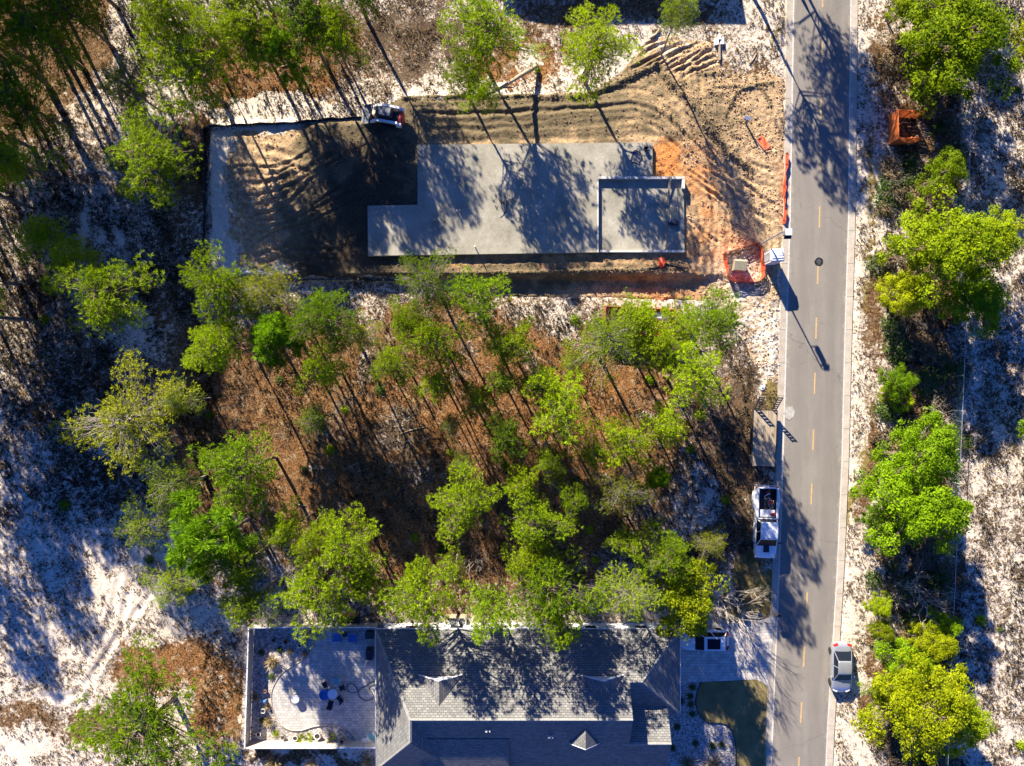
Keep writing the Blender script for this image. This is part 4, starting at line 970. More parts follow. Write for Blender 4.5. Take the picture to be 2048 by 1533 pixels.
# flatbed trailer
t = thing('flatbed_trailer', 'flatbed trailer with grey wooden plank deck and raised ramps', 'trailer', W(1529, 877, 0.75)[:2] + (0.0,), R(-1.9))
nP = 11; dw = 2.06 / nP
for k in range(nP): MB().box(-1.03 + k * dw + 0.006, -1.03 + (k + 1) * dw - 0.006, -2.5, 2.5, 0.70 + 0.004 * random.random(), 0.752 + 0.008 * random.random()).build('deck_plank', MT['wood'], t)
fr = MB(); fr.box(-1.1, -1.035, -2.55, 2.56, 0.55, 0.77); fr.box(1.035, 1.1, -2.55, 2.56, 0.55, 0.77); fr.box(-1.034, 1.034, 2.505, 2.56, 0.55, 0.76); fr.box(-1.034, 1.034, -2.55, -2.505, 0.55, 0.76)
for k in range(5): fr.box(-1.03, 1.03, -2.2 + k * 1.05, -2.1 + k * 1.05, 0.55, 0.695)
fr.build('frame', MT['dark_metal'], t)
tg = MB(); tg.tube([(-0.9, -2.5, 0.6), (0, -3.9, 0.58)], 0.06, 6); tg.tube([(0.9, -2.5, 0.6), (0, -3.9, 0.58)], 0.06, 6); tg.tube([(0, -3.8, 0.15), (0, -3.8, 0.9)], 0.04, 6); tg.build('tongue', MT['dark_metal'], t)
for s_ in (-1, 1):
    for y in (-0.4, 0.45): wheel(t, s_ * 0.95, y, 0.36, 0.2)
    x = s_ * 0.8
    rp = MB(); Mr = Matrix.Translation((x, 2.6, 0.72)) @ Matrix.Rotation(R(52), 4, 'X')
    rp.box(-0.23, -0.18, 0, 1.85, -0.04, 0.04, M=Mr); rp.box(0.18, 0.23, 0, 1.85, -0.04, 0.04, M=Mr)
    for k in range(6): rp.box(-0.18, 0.18, 0.1 + k * 0.32, 0.2 + k * 0.32, -0.03, 0.03, M=Mr)
    rp.build('ramp', MT['black'], t)
    MB().box(s_ * 1.17 - 0.06, s_ * 1.17 + 0.06, -0.85, 0.9, 0.5, 0.56).build('fender', MT['black'], t)
    MB().box(s_ * 1.12 - 0.015, s_ * 1.12 + 0.015, -2.3, -1.5, 0.6, 0.75).build('stake_rail', MT['steel'], t)

# ------------------------------------------------------------------ orange slat screen across the road
HS = 1.75
a0, a1 = Vector(W(1776, 234)), Vector(W(1777, 290)); b0, b1 = Vector(W(1828, 238)), Vector(W(1826, 289))
t = thing('slat_screen', 'three sided orange slatted timber screen on the right verge', 'screen')
def slat_wall(A, B, n, skip=None, gap=0.02):
    d = B - A; d.z = 0; nv = Vector((-d.y, d.x, 0)).normalized(); hh = HS / n
    q = math.atan2(d.y, d.x)
    for k in range(n):
        M = Matrix.Translation((A.x, A.y, 0)) @ Matrix.Rotation(q, 4, 'Z')
        MB().box(0, d.length, -0.02, 0.02, k * hh + gap, (k + 1) * hh - gap * 0.2, M=M).build('slat', MT['cedar'], t)
    for f in (0.02, 0.5, 0.98):
        M = Matrix.Translation((A.x, A.y, 0)) @ Matrix.Rotation(q, 4, 'Z')
        MB().box(d.length * f - 0.045, d.length * f + 0.045, -0.112, -0.022, -0.3, HS + 0.02, M=M).build('post', MT['cedar'], t)
slat_wall(a1, a0, 9, gap=0.006); slat_wall(a0 + Vector((0.06, 0, 0)), b0, 9, gap=0.035); slat_wall(b1, a1 + Vector((0.06, 0, 0)), 9, gap=0.035)
board('loose_board', 'loose pale board leaning inside the orange slat screen', (1815, 290), (1836, 272), 0.1, 1.1, 0.2, 0.04, MT['pale_wood'])

# ------------------------------------------------------------------ chain link fence with green screen
ms = N('green_screen_mesh')
ms.color((0.07, 0.16, 0.15)); ms.rough(0.8)
tr = ms.n('BsdfTransparent'); mx = ms.n('MixShader'); mx.inputs[0].default_value = 0.14
ms.t.links.new(tr.outputs[0], mx.inputs[1]); ms.t.links.new(ms.b.outputs[0], mx.inputs[2]); ms.t.links.new(mx.outputs[0], ms.out.inputs['Surface'])
t = thing('chain_link_fence', 'long wire fence with green mesh behind the right hand trees', 'fence')
HF = 1.8
tops = [(1950, -120), (1944, 150), (1940, 300), (1937, 450), (1931, 680), (1922, 900), (1910, 1180), (1902, 1360), (1893, 1640)]
fp = smooth_path([(*W(a, b, HF)[:2], 0) for a, b in tops], 2.5)
m = MB(); r_ = MB()
for i in range(len(fp) - 1):
    (x0, y0, _), (x1, y1, _) = fp[i], fp[i + 1]
    m.add([(x0, y0, 0.05), (x1, y1, 0.05), (x1, y1, HF - 0.03), (x0, y0, HF - 0.03)], [(0, 1, 2, 3)])
    MB().tube([(x0, y0, -0.3), (x0, y0, HF)], 0.035, 6).build('post', MT['steel'], t)
m.build('mesh_screen', ms.mat, t)
MB().tube([(x, y, HF) for x, y, _ in fp], 0.03, 6).build('top_rail', MT['steel'], t)
# ------------------------------------------------------------------ house
sh = N('grey_asphalt_shingles')
uv = sh.n('UVMap'); br = sh.n('TexBrick'); sh.t.links.new(uv.outputs[0], br.inputs['Vector'])
br.inputs['Scale'].default_value = 1.0; br.inputs['Brick Width'].default_value = 0.34; br.inputs['Row Height'].default_value = 0.19
br.inputs['Mortar Size'].default_value = 0.022; br.inputs['Mortar Smooth'].default_value = 0.3; br.inputs['Bias'].default_value = 0.0
br.offset = 0.5
br.inputs['Color1'].default_value = (0.145, 0.143, 0.138, 1); br.inputs['Color2'].default_value = (0.235, 0.23, 0.215, 1); br.inputs['Mortar'].default_value = (0.075, 0.075, 0.072, 1)
c = sh.mix(0.4, br.outputs['Color'], sh.ramp(sh.noise(9, 4, 0.8), [(0.3, (0.3, 0.3, 0.3)), (0.7, (0.75, 0.75, 0.75))]), 'OVERLAY')
c = sh.mix(sh.math('MULTIPLY', sh.step(sh.noise(0.5, 6, 0.7), 0.45, 0.7), 0.4), c, (0.11, 0.105, 0.095))
c = sh.mix(sh.math('MULTIPLY', sh.step(sh.noise(5, 5, 0.8), 0.60, 0.68), 0.5), c, (0.20, 0.13, 0.07))
sh.color(c); sh.rough(0.9); sh.bump(sh.math('SUBTRACT', 1.0, br.outputs['Fac']), 0.6, 0.02)
MT['shingle'] = sh.mat
def roof_plane(pts, parent, name='roof_slope', th=0.12, mat=None):
    P = [Vector(p) for p in pts]
    n = Vector((0, 0, 0))
    for i in range(len(P)):
        a, b = P[i], P[(i + 1) % len(P)]; n += a.cross(b)
    n.normalize()
    if n.z < 0: P = P[::-1]; n = -n
    u = Vector((0, 0, 1)).cross(n).normalized(); v = n.cross(u)
    k = len(P)
    m = MB(); m.add(P + [p - Vector((0, 0, th)) for p in P], [tuple(range(k)), tuple(range(2 * k - 1, k - 1, -1))] + [(i, k + i, k + (i + 1) % k, (i + 1) % k) for i in range(k)])
    o = m.build(name, mat or MT['shingle'], parent)
    ul = o.data.uv_layers.new(name='UVMap')
    for lp in o.data.loops:
        q = o.data.vertices[lp.vertex_index].co; ul.data[lp.index].uv = (q.dot(u), q.dot(v))
    return o
def hbuild(label, dx=0.0, dy=0.0):
    return thing('house', label, 'house', (dx, dy, 0))
hs = hbuild('grey shingled house with dormers and hipped garage wing at bottom')
E, Rg = 2.9, 6.6
MB().box(-11.4, 9.7, -33.2, -21.78, -0.3, 2.95).build('wall', MT['wall'], hs)
MB().box(9.705, 14.19, -28.3, -21.785, -0.3, 2.94).build('wall', MT['wall'], hs)
MB().box(9.706, 13.0, -33.1, -28.305, -0.3, 2.93).build('wall', MT['wall'], hs)
roof_plane([(-11.81, -21.38, E), (14.59, -21.38, E), (10.92, -25.05, 5.11), (9.88, -25.05, 5.11), (9.88, -27.53, Rg), (-8.32, -27.53, Rg)], hs)
roof_plane([(-11.81, -33.6, E), (-11.81, -21.38, E), (-8.32, -27.53, Rg), (-8.32, -29.36, Rg)], hs)
roof_plane([(-11.81, -33.6, E), (-8.32, -29.36, Rg), (-4.83, -33.62, E)], hs)
roof_plane([(-8.32, -27.53, Rg), (-8.32, -29.36, Rg), (-4.83, -33.62, E)], hs)
roof_plane([(-8.32, -27.53, Rg), (9.88, -27.53, Rg), (9.88, -33.65, E), (-4.83, -33.65, E)], hs)
roof_plane([(9.3, -25.05, 5.11), (10.92, -25.05, 5.11), (14.59, -28.72, E), (9.3, -28.72, E)], hs)
roof_plane([(10.92, -25.05, 5.11), (14.59, -21.38, E), (14.59, -28.72, E)], hs)
roof_plane([(8.6, -30.36, 4.88), (13.4, -30.36, 4.88), (13.4, -27.07, E), (8.6, -27.07, E)], hs)
roof_plane([(8.6, -30.36, 4.88), (13.4, -30.36, 4.88), (13.4, -33.62, E), (8.6, -33.62, E)], hs)
roof_plane([(-7.7, -29.7, 5.34), (-0.25, -29.7, 5.34), (-0.25, -36.0, 2.5), (-7.7, -36.0, 2.5)], hs, 'porch_roof')
g1 = MB(); g1.prism([(-21.6, 2.96), (-33.4, 2.96), (-27.53, 6.45)], 9.6, 9.78, M=Matrix(((0, 0, 1, 0), (1, 0, 0, 0), (0, 1, 0, 0), (0, 0, 0, 1)))); g1.build('gable_wall', MT['wall'], hs)
g1 = MB(); g1.prism([(-27.4, 2.95), (-33.3, 2.95), (-30.36, 4.72)], 13.1, 13.22, M=Matrix(((0, 0, 1, 0), (1, 0, 0, 0), (0, 1, 0, 0), (0, 0, 0, 1)))); g1.build('gable_wall', MT['wall'], hs)
def dormer(x, y0, y1, hr, hb, hw):
    """gable front at y0, ridge runs to y1 on the slope"""
    d = 1 if y1 < y0 else -1
    for s_ in (-1, 1):
        roof_plane([(x, y0 + 0.10 * d, hr + 0.02), (x + s_ * hw, y0 + 0.10 * d, hb + 0.02), (x, y1, hr + 0.02)], hs, 'dormer_slope', 0.06)
        a = Vector((x, y0 + 0.13 * d, hr + 0.03)); b = Vector((x + s_ * (hw + 0.05), y0 + 0.13 * d, hb - 0.02))
        m = MB(); m.add([a, b, b - Vector((0, 0, 0.2)), a - Vector((0, 0, 0.2)), a - Vector((0, 0.06 * d, 0)), b - Vector((0, 0.06 * d, 0)), b - Vector((0, 0.06 * d, 0.2)), a - Vector((0, 0.06 * d, 0.2))], [(0, 1, 2, 3), (4, 7, 6, 5), (0, 4, 5, 1), (1, 5, 6, 2), (2, 6, 7, 3), (3, 7, 4, 0)])
        m.build('barge_board', MT['trim'], hs)
    m = MB(); m.add([(x - hw * 0.92, y0, hb - 0.3), (x + hw * 0.92, y0, hb - 0.3), (x + hw * 0.92, y0, hb), (x, y0, hr - 0.08), (x - hw * 0.92, y0, hb)], [(0, 1, 2, 3, 4)]); m.build('dormer_face', MT['trim'], hs)
dormer(-6.02, -24.66, -26.62, 6.04, 4.92, 1.80)
dormer(7.54, -24.66, -26.62, 6.04, 4.92, 1.80)
dormer(6.06, -30.11, -28.52, 6.03, 5.08, 1.22)
for a, b in (((-8.32, -27.53, Rg), (9.88, -27.53, Rg)), ((-11.81, -21.38, E), (-8.32, -27.53, Rg)), ((-8.32, -27.53, Rg), (-8.32, -29.36, Rg)), ((-8.32, -29.36, Rg), (-11.81, -33.6, E)), ((9.4, -25.05, 5.11), (10.92, -25.05, 5.11)), ((10.92, -25.05, 5.11), (14.59, -21.38, E)), ((10.92, -25.05, 5.11), (14.59, -28.72, E)), ((9.3, -30.36, 4.88), (13.4, -30.36, 4.88))):
    A, B = Vector(a), Vector(b); dn = (B - A).normalized(); sd_ = dn.cross(Vector((0, 0, 1))).normalized()
    m = MB(); up = Vector((0, 0, 0.035)); dnv = Vector((0, 0, -0.06))
    m.add([A - sd_ * 0.14 + dnv, A + up, A + sd_ * 0.14 + dnv, B - sd_ * 0.14 + dnv, B + up, B + sd_ * 0.14 + dnv], [(0, 1, 4, 3), (1, 2, 5, 4), (0, 2, 1), (3, 4, 5)]); m.build('ridge_cap', MT['grey_roofcap'] if 'grey_roofcap' in MT else MT.setdefault('grey_roofcap', simple('ridge_cap_shingle', (0.24, 0.235, 0.22), 0.9, scale=6)), hs)
for a, b in (((-11.83, -21.36), (14.6, -21.36)), ((14.61, -21.36), (14.61, -28.72)), ((-11.83, -21.36), (-11.83, -33.6)), ((13.42, -28.8), (13.42, -33.62))):
    A, B = Vector((*a, 2.83)), Vector((*b, 2.83)); MB().tube([A, B], 0.055, 6).build('rain_gutter', MT['trim'], hs)
for x in (-9.0, -5.0, -1.0, 3.0, 7.0, 11.5):
    MB().box(x - 0.5, x + 0.5, -21.779, -21.74, 0.9, 2.2).build('window', MT['glass'], hs)
for vx, vy in ((0.0, -24.6), (1.5, -26.3), (-3.4, -23.2), (4.4, -25.6), (-2.0, -28.6), (3.2, -29.3)):
    vz = 2.9 + 0.6016 * (-vy - 21.38) if vy > -27.5 else 6.6 - 0.6046 * (-vy - 27.53)
    MB().tube([(vx, vy, vz - 0.1), (vx, vy, vz + 0.35)], 0.06, 8).build('vent_pipe', MT['black'], hs)
    MB().box(vx - 0.2, vx + 0.2, vy - 0.2, vy + 0.2, -0.012, 0.012, M=Matrix.Translation((0, 0, vz + 0.02)) @ Matrix.Translation((vx, vy, 0)) @ Matrix.Rotation(R(-31 if vy > -27.5 else 31) * -1, 4, 'X') @ Matrix.Translation((-vx, -vy, 0))).build('flashing', MT['steel'], hs)
# neighbouring house above the frame, known by the shadow it throws
nb = thing('house', 'neighbouring grey roofed house standing above the top of the picture', 'house', (6.5, WY(-200), 0))
MB().box(-9.6, 9.6, -4.6, 4.6, -0.3, 2.95).build('wall', MT['wall'], nb)
roof_plane([(-10, -5, 2.9), (10, -5, 2.9), (9.0, 0, 6.0), (-9.0, 0, 6.0)], nb); roof_plane([(-10, 5, 2.9), (10, 5, 2.9), (9.0, 0, 6.0), (-9.0, 0, 6.0)], nb)
roof_plane([(-10, -5, 2.9), (-10, 5, 2.9), (-9.0, 0, 6.0)], nb); roof_plane([(10, -5, 2.9), (10, 5, 2.9), (9.0, 0, 6.0)], nb)
for x in (-7, -3, 3, 7): MB().box(x - 0.5, x + 0.5, -4.64, -4.601, 0.9, 2.2).build('window', MT['glass'], nb)
MB().box(-0.5, 0.5, -4.65, -4.601, 0.0, 2.1).build('door', MT['cedar'], nb)

# ------------------------------------------------------------------ yard surfaces
gv = N('pale_gravel')
vo = gv.n('TexVoronoi'); vo.inputs['Scale'].default_value = 9; gv.t.links.new(gv.coord(), vo.inputs['Vector'])
sepc = gv.n('SeparateColor'); gv.t.links.new(vo.outputs['Color'], sepc.inputs[0])
gv.color(gv.ramp(sepc.outputs[0], [(0.0, (0.14, 0.12, 0.11)), (0.5, (0.36, 0.32, 0.29)), (1.0, (0.62, 0.57, 0.53))])); gv.rough(0.9)
gv.bump(vo.outputs['Distance'], 0.8, 0.05)
MT['gravel'] = gv.mat
def paver_mat(name, c1, c2, mo, w, h, rot=0.0):
    m = N(name); mp = m.n('Mapping'); mp.inputs['Rotation'].default_value = (0, 0, rot); m.t.links.new(m.coord(), mp.inputs['Vector'])
    b = m.n('TexBrick'); m.t.links.new(mp.outputs[0], b.inputs['Vector']); b.inputs['Scale'].default_value = 1
    b.inputs['Brick Width'].default_value = w; b.inputs['Row Height'].default_value = h; b.inputs['Mortar Size'].default_value = 0.012
    for k, v in (('Color1', c1), ('Color2', c2), ('Mortar', mo)): b.inputs[k].default_value = (*v, 1)
    c = m.mix(0.5, b.outputs['Color'], m.ramp(m.noise(2.2, 5, 0.7), [(0.3, (0.28, 0.28, 0.28)), (0.7, (0.8, 0.8, 0.8))]), 'OVERLAY')
    m.color(c); m.rough(0.8); m.bump(m.math('SUBTRACT', 1.0, b.outputs['Fac']), 0.5, 0.01)
    return m.mat
MT['patio'] = paver_mat('patio_pavers', (0.38, 0.36, 0.335), (0.54, 0.51, 0.475), (0.2, 0.19, 0.175), 0.36, 0.24)
MT['drive'] = paver_mat('driveway_pavers', (0.40, 0.37, 0.33), (0.56, 0.52, 0.47), (0.24, 0.22, 0.2), 0.42, 0.28)
lw = N('dormant_lawn')
n1 = lw.noise(0.7, 4); n2 = lw.noise(16, 3, 0.8)
lw.color(lw.ramp(lw.math('ADD', lw.math('MULTIPLY', n1, 0.6), lw.math('MULTIPLY', n2, 0.5)), [(0.35, (0.09, 0.075, 0.028)), (0.55, (0.19, 0.15, 0.055)), (0.75, (0.33, 0.25, 0.10))])); lw.rough(0.95); lw.bump(n2, 0.8, 0.05)
MT['lawn'] = lw.mat
def sheet(name, pts, z, mat, label, th=0.12):
    m = MB(); m.prism([W(a, b)[:2] for a, b in pts], z - th, z); return struct(m.build(name, mat), label)
def curve_px(pts): return [(p[0], p[1]) for p in smooth_path([(a, b, 0) for a, b in pts], 6)]
sheet('gravel_bed', [(486, 1254), (752, 1254), (752, 1490), (482, 1490)], -0.03, MT['gravel'], 'dark gravel bed with pots inside the patio fence')
pat = curve_px([(640, 1256), (637, 1272), (626, 1295), (612, 1316), (589, 1330), (563, 1348), (549, 1369), (543, 1387), (544, 1410), (550, 1431), (563, 1450), (580, 1460), (603, 1461), (630, 1453), (667, 1450), (686, 1456), (704, 1468), (714, 1484)]) + [(764, 1484), (764, 1256)]
sheet('patio', pat, 0.02, MT['patio'], 'curved pale paved patio behind the house')
m = MB(); m.tube([(*W(a, b)[:2], 0.03) for a, b in pat[:-2]], 0.05, 6); o = m.build('patio_edging', MT['gutter']); o.parent = bpy.data.objects['patio']
sheet('gravel_bed', [(1320, 1362), (1540, 1362), (1534, 1600), (1320, 1600)], -0.035, MT['gravel'], 'pale gravel bed in the front garden of the house')
lawn = curve_px([(1514, 1360), (1530, 1368), (1537, 1382), (1535, 1420), (1533, 1480), (1531, 1560), (1530, 1640)]) + curve_px([(1476, 1640), (1472, 1540), (1471, 1490), (1461, 1458), (1444, 1447), (1418, 1446), (1400, 1432), (1392, 1410), (1394, 1386), (1402, 1365)])
sheet('lawn', lawn, 0.03, MT['lawn'], 'kidney shaped brown front lawn below the driveway')
m = MB(); m.tube([(*W(a, b)[:2], 0.03) for a, b in lawn[-60:]], 0.05, 6); o = m.build('lawn_edging', MT['black']); o.parent = bpy.data.objects['lawn']
sheet('driveway', [(1340, 1244), (1442, 1247), (1520, 1241), (1540, 1236), (1551, 1228), (1534.5, 1374), (1524, 1364), (1512, 1359), (1340, 1367)], 0.045, MT['drive'], 'pale paved driveway joining the road beside the house')
sheet('side_path', [(642, 1208), (666, 1208), (667, 1247), (641, 1247)], 0.07, MT['patio'], 'short paved path leading away from the patio fence', 0.2)
sheet('walkway', [(770, 1232), (1150, 1232), (1150, 1247), (770, 1247)], 0.06, MT['gutter'], 'concrete walkway along the upper wall of the house', 0.2)

# ------------------------------------------------------------------ patio fence
HFe = 1.35
fn = thing('vinyl_fence', 'cream panel fence enclosing three sides of the patio', 'fence')
def fence_run(A, B, n):
    A = Vector((*A, 0)); B = Vector((*B, 0)); d = B - A; q = math.atan2(d.y, d.x); L = d.length
    M = Matrix.Translation(A) @ Matrix.Rotation(q, 4, 'Z')
    for k in range(n):
        x0, x1 = L * k / n + 0.05, L * (k + 1) / n - 0.05
        MB().box(x0, x1, -0.02, 0.02, 0.02, HFe - 0.08, M=M).build('panel', MT['vinyl'], fn)
    for k in range(n + 1):
        x = L * k / n; MB().box(x - 0.045, x + 0.045, -0.05, 0.05, -0.2, HFe + 0.02, M=M).build('post', MT['vinyl'], fn)
    MB().box(0.05, L - 0.05, -0.045, 0.045, HFe - 0.075, HFe, M=M).build('top_rail', MT['trim'], fn)
c0, c1, c2, c3 = Z(752, 1256, HFe), Z(497, 1256, HFe), Z(489, 1497, HFe), Z(756, 1497, HFe)
fence_run(c0, (c1[0] + 0.12, c1[1]), 9); fence_run(c1, c2, 9); fence_run((c2[0] + 0.12, c2[1]), c3, 9)

# ------------------------------------------------------------------ patio things
def pot(px, py, label, r, h, mat, plant=None, square=False):
    t = thing('plant_pot', label, 'pot', W(px, py, -0.03))
    if square:
        m = MB(); m.prism([(-r, -r), (r, -r), (r, r), (-r, r)], 0, h * 0.9); m.build('pot', mat, t)
        m = MB(); m.box(-r - 0.03, r + 0.03, -r - 0.03, -r + 0.05, h * 0.9, h); m.box(-r - 0.03, r + 0.03, r - 0.05, r + 0.03, h * 0.9, h); m.box(-r - 0.029, -r + 0.05, -r + 0.05, r - 0.05, h * 0.9, h); m.box(r - 0.05, r + 0.029, -r + 0.05, r - 0.05, h * 0.9, h); m.build('rim', mat, t)
        MB().box(-r + 0.05, r - 0.05, -r + 0.05, r - 0.05, h * 0.9, h * 0.93).build('soil', MT['soil'], t)
    else:
        MB().lathe([(r * 0.7, 0), (r * 0.98, h * 0.85), (r * 1.08, h * 0.86), (r * 1.08, h), (r * 0.82, h), (r * 0.78, h * 0.86)], 16).build('pot', mat, t)
        MB().lathe([(r * 0.76, h * 0.8), (r * 0.79, h * 0.9)], 14).build('soil', MT['soil'], t)
    return t
POTS = [(617, 1267, 'square pot at the upper end of the gravel bed by patio', 0.2, 0.45, 'pot_grey', True), (574, 1281, 'brown round pot in the upper gravel bed', 0.21, 0.4, 'terracotta', False),
        (601, 1289, 'bright white rimmed pot near the patio curve', 0.2, 0.4, 'pot_white', False), (612, 1281, 'small grey pot above the white rimmed pot', 0.14, 0.3, 'pot_grey', False),
        (550, 1278, 'round grey pot beneath overhanging tree at fence corner', 0.2, 0.4, 'pot_grey', False), (529, 1419, 'white pot on the left gravel strip below the blue globe', 0.21, 0.42, 'pot_white', False),
        (520, 1465, 'white pot near the lower left fence corner', 0.22, 0.45, 'pot_white', False), (568, 1472, 'grey pot on the lower gravel strip, left of the palm', 0.19, 0.38, 'pot_grey', False),
        (593, 1473, 'white round pot just left of the green palm', 0.24, 0.45, 'pot_white', False), (637, 1469, 'largest white round pot, right of the green palm', 0.29, 0.45, 'pot_white', False),
        (687, 1476, 'tall grey tapered pot at the right end of lower bed', 0.22, 0.75, 'pot_grey', False), (532, 1381, 'orange clay pot above the blue globe by left fence', 0.15, 0.3, 'terracotta', False)]
for q in POTS: pot(q[0], q[1], q[2], q[3], q[4], MT[q[5]], square=q[6])
def globe(px, py, label, mat, r):
    t = thing('garden_globe', label, 'garden globe', W(px, py, -0.03))
    MB().lathe([(r * 0.7, 0), (r * 0.5, 0.15), (r * 0.4, 0.3)], 12).build('stand', MT['pot_grey'], t)
    MB().lathe([(r * math.sin(a), 0.3 + r - r * math.cos(a)) for a in np.linspace(0.15, 3.0, 9)], 14).build('ball', mat, t)
globe(533, 1399, 'shiny blue garden globe on the left gravel strip', MT['blue_glass'], 0.15)
globe(658, 1469, 'white garden globe on the lower gravel strip', MT['white_plastic'], 0.13)
globe(580, 1260, 'pale blue garden globe at the upper fence', MT['teal'], 0.11)
globe(592, 1275, 'dark blue garden globe among the upper pots', MT['blue_glass'], 0.12)
def adirondack(px, py, rz, label):
    t = thing('garden_chair', label, 'chair', W(px, py, 0.02), rz)
    for k in range(5):
        M = Matrix.Translation((0, -0.25, 0.38)) @ Matrix.Rotation(R(-12), 4, 'X'); MB().box(-0.3, 0.3, k * 0.11 - 0.02, k * 0.11 + 0.075, 0, 0.02, M=M).build('seat_slat', MT['blue_chair'], t)
    for k in range(5):
        M = Matrix.Translation((-0.28 + k * 0.115, 0.3, 0.28)) @ Matrix.Rotation(R(-28), 4, 'X'); MB().box(0, 0.1, -0.01, 0.012, 0, 0.85 - 0.04 * abs(k - 2), M=M).build('back_slat', MT['blue_chair'], t)
    for s_ in (-1, 1):
        MB().box(s_ * 0.36 - 0.06, s_ * 0.36 + 0.06, -0.35, 0.35, 0.56, 0.585).build('arm_rest', MT['blue_chair'], t)
        MB().box(s_ * 0.35 - 0.02, s_ * 0.35 + 0.02, -0.32, -0.22, 0, 0.56).build('leg', MT['blue_chair'], t)
        MB().box(s_ * 0.35 - 0.02, s_ * 0.35 + 0.02, 0.3, 0.4, 0, 0.56).build('leg', MT['blue_chair'], t)
adirondack(676, 1274, 0.03, 'left blue slatted garden chair facing away from upper fence')
adirondack(707, 1275, -0.05, 'right blue slatted garden chair facing away from upper fence')
t = thing('side_table', 'small dark side table between the two blue chairs', 'table', W(692, 1266, 0.02))
MB().lathe([(0.24, 0.42), (0.25, 0.45)], 14).build('top', MT['black'], t)
for a in range(3): MB().tube([(0.18 * math.cos(a * 2.1), 0.18 * math.sin(a * 2.1), 0.42), (0.22 * math.cos(a * 2.1), 0.22 * math.sin(a * 2.1), 0)], 0.02, 5).build('leg', MT['black'], t)
t = thing('storage_bin', 'black storage box in the upper right patio corner', 'box', W(741, 1267, 0.02))
MB().box(-0.36, 0.36, -0.3, 0.3, 0, 0.5, bev=0.02).build('bin', MT['black'], t); MB().box(-0.38, 0.38, -0.32, 0.32, 0.501, 0.56, bev=0.015).build('lid', MT['dark_metal'], t)
t = thing('barbecue_grill', 'dark covered barbecue grill against the house wall', 'grill', W(742, 1303, 0.02))
MB().box(-0.3, 0.3, -0.5, 0.5, 0.1, 0.85, bev=0.02).build('cart', MT['dark_metal'], t); MB().loft([(-0.45, 0.2, 0.86, 1.0), (-0.35, 0.28, 0.86, 1.12), (0.35, 0.28, 0.86, 1.12), (0.45, 0.2, 0.86, 1.0)], 16, 4).build('lid', MT['navy'], t)
for x in (-0.25, 0.25):
    for y in (-0.4, 0.4): MB().lathe([(0.05, 0), (0.05, 0.1)], 8, (x, y, 0)).build('caster', MT['black'], t)
t = thing('folded_umbrella', 'furled cream parasol lying on the patio near grill', 'parasol', W(736, 1319, 0.02), R(-28))
MB().lathe([(0.03, 0), (0.13, 0.15), (0.11, 0.6), (0.05, 1.1), (0.015, 1.2)], 10).build('canopy', MT['vinyl'], t).matrix_local = Matrix.Translation((0, 0.6, 0.14)) @ Matrix.Rotation(R(90), 4, 'X')
MB().tube([(0, 0.6, 0.14), (0, 0.85, 0.14)], 0.02, 6).build('pole', MT['steel'], t)
t = thing('drum_table', 'white round drum table alone on the left patio', 'table', W(594, 1394, 0.02))
MB().lathe([(0.33, 0), (0.35, 0.06), (0.34, 0.45), (0.36, 0.5)], 20).build('drum', MT['white_plastic'], t); MB().lathe([(0.37, 0.501), (0.37, 0.55), (0.34, 0.56)], 20).build('lid', MT['trim'], t)
def patio_chair(px, py, rz, label, mat, sc=1.0):
    t = thing('patio_chair', label, 'chair', W(px, py, 0.02), rz, scale=sc)
    MB().box(-0.25, 0.25, -0.25, 0.25, 0.4, 0.45, bev=0.015).build('seat', mat, t)
    M = Matrix.Translation((0, 0.26, 0.44)) @ Matrix.Rotation(R(-12), 4, 'X'); MB().box(-0.25, 0.25, -0.02, 0.02, 0, 0.5, M=M, bev=0.008).build('backrest', mat, t)
    for x in (-0.24, 0.24):
        for y in (-0.23, 0.25): MB().tube([(x * 1.08, y, 0), (x, y, 0.41)], 0.02, 5).build('leg', MT['steel'], t)
        MB().tube([(x * 1.15, -0.22, 0.4), (x * 1.15, -0.2, 0.64), (x * 1.15, 0.26, 0.66)], 0.02, 5).build('arm_rest', MT['steel'], t)
    return t
t = thing('patio_table', 'round grey patio table at the centre of the chair group', 'table', W(669, 1382, 0.02))
MB().lathe([(0.42, 0.68), (0.45, 0.70), (0.45, 0.73)], 20).build('top', MT['lamp_lens'], t); MB().lathe([(0.25, 0), (0.22, 0.04), (0.04, 0.06), (0.04, 0.68)], 12).build('pedestal', MT['steel'], t)
patio_chair(653, 1366, 0.6, 'dark chair above left of the round patio table', MT['navy'])
patio_chair(675, 1358, -0.1, 'teal chair at the top of the round patio table', MT['teal'], 1.1)
patio_chair(686, 1372, -1.2, 'dark chair at the right of the round patio table', MT['navy'])
patio_chair(682, 1393, -2.4, 'dark chair below right of the round patio table', MT['navy'])
patio_chair(664, 1403, 2.9, 'dark chair below the round patio table', MT['navy'])
t = thing('paddling_pool', 'small round blue tub left of the patio table', 'tub', W(650, 1388, 0.02))
MB().lathe([(0.44, 0), (0.47, 0.28), (0.50, 0.30), (0.47, 0.32), (0.42, 0.30), (0.40, 0.12)], 20).build('wall', MT['blue_chair'], t); MB().lathe([(0.40, 0.05), (0.40, 0.10)], 20).build('base', MT['teal'], t)
hp = smooth_path([(*W(a, b)[:2], 0.05) for a, b in ((758, 1362), (745, 1363), (735, 1370), (722, 1377), (714, 1384), (702, 1385), (694, 1378), (698, 1368), (708, 1370), (716, 1380), (720, 1394), (733, 1401), (746, 1397), (745, 1386), (739, 1378), (743, 1371), (758, 1369))], 0.12)
tag(MB().tube(hp, 0.03, 6).build('garden_hose', MT['hose']), 'black garden hose looping across the patio to the house', 'hose')
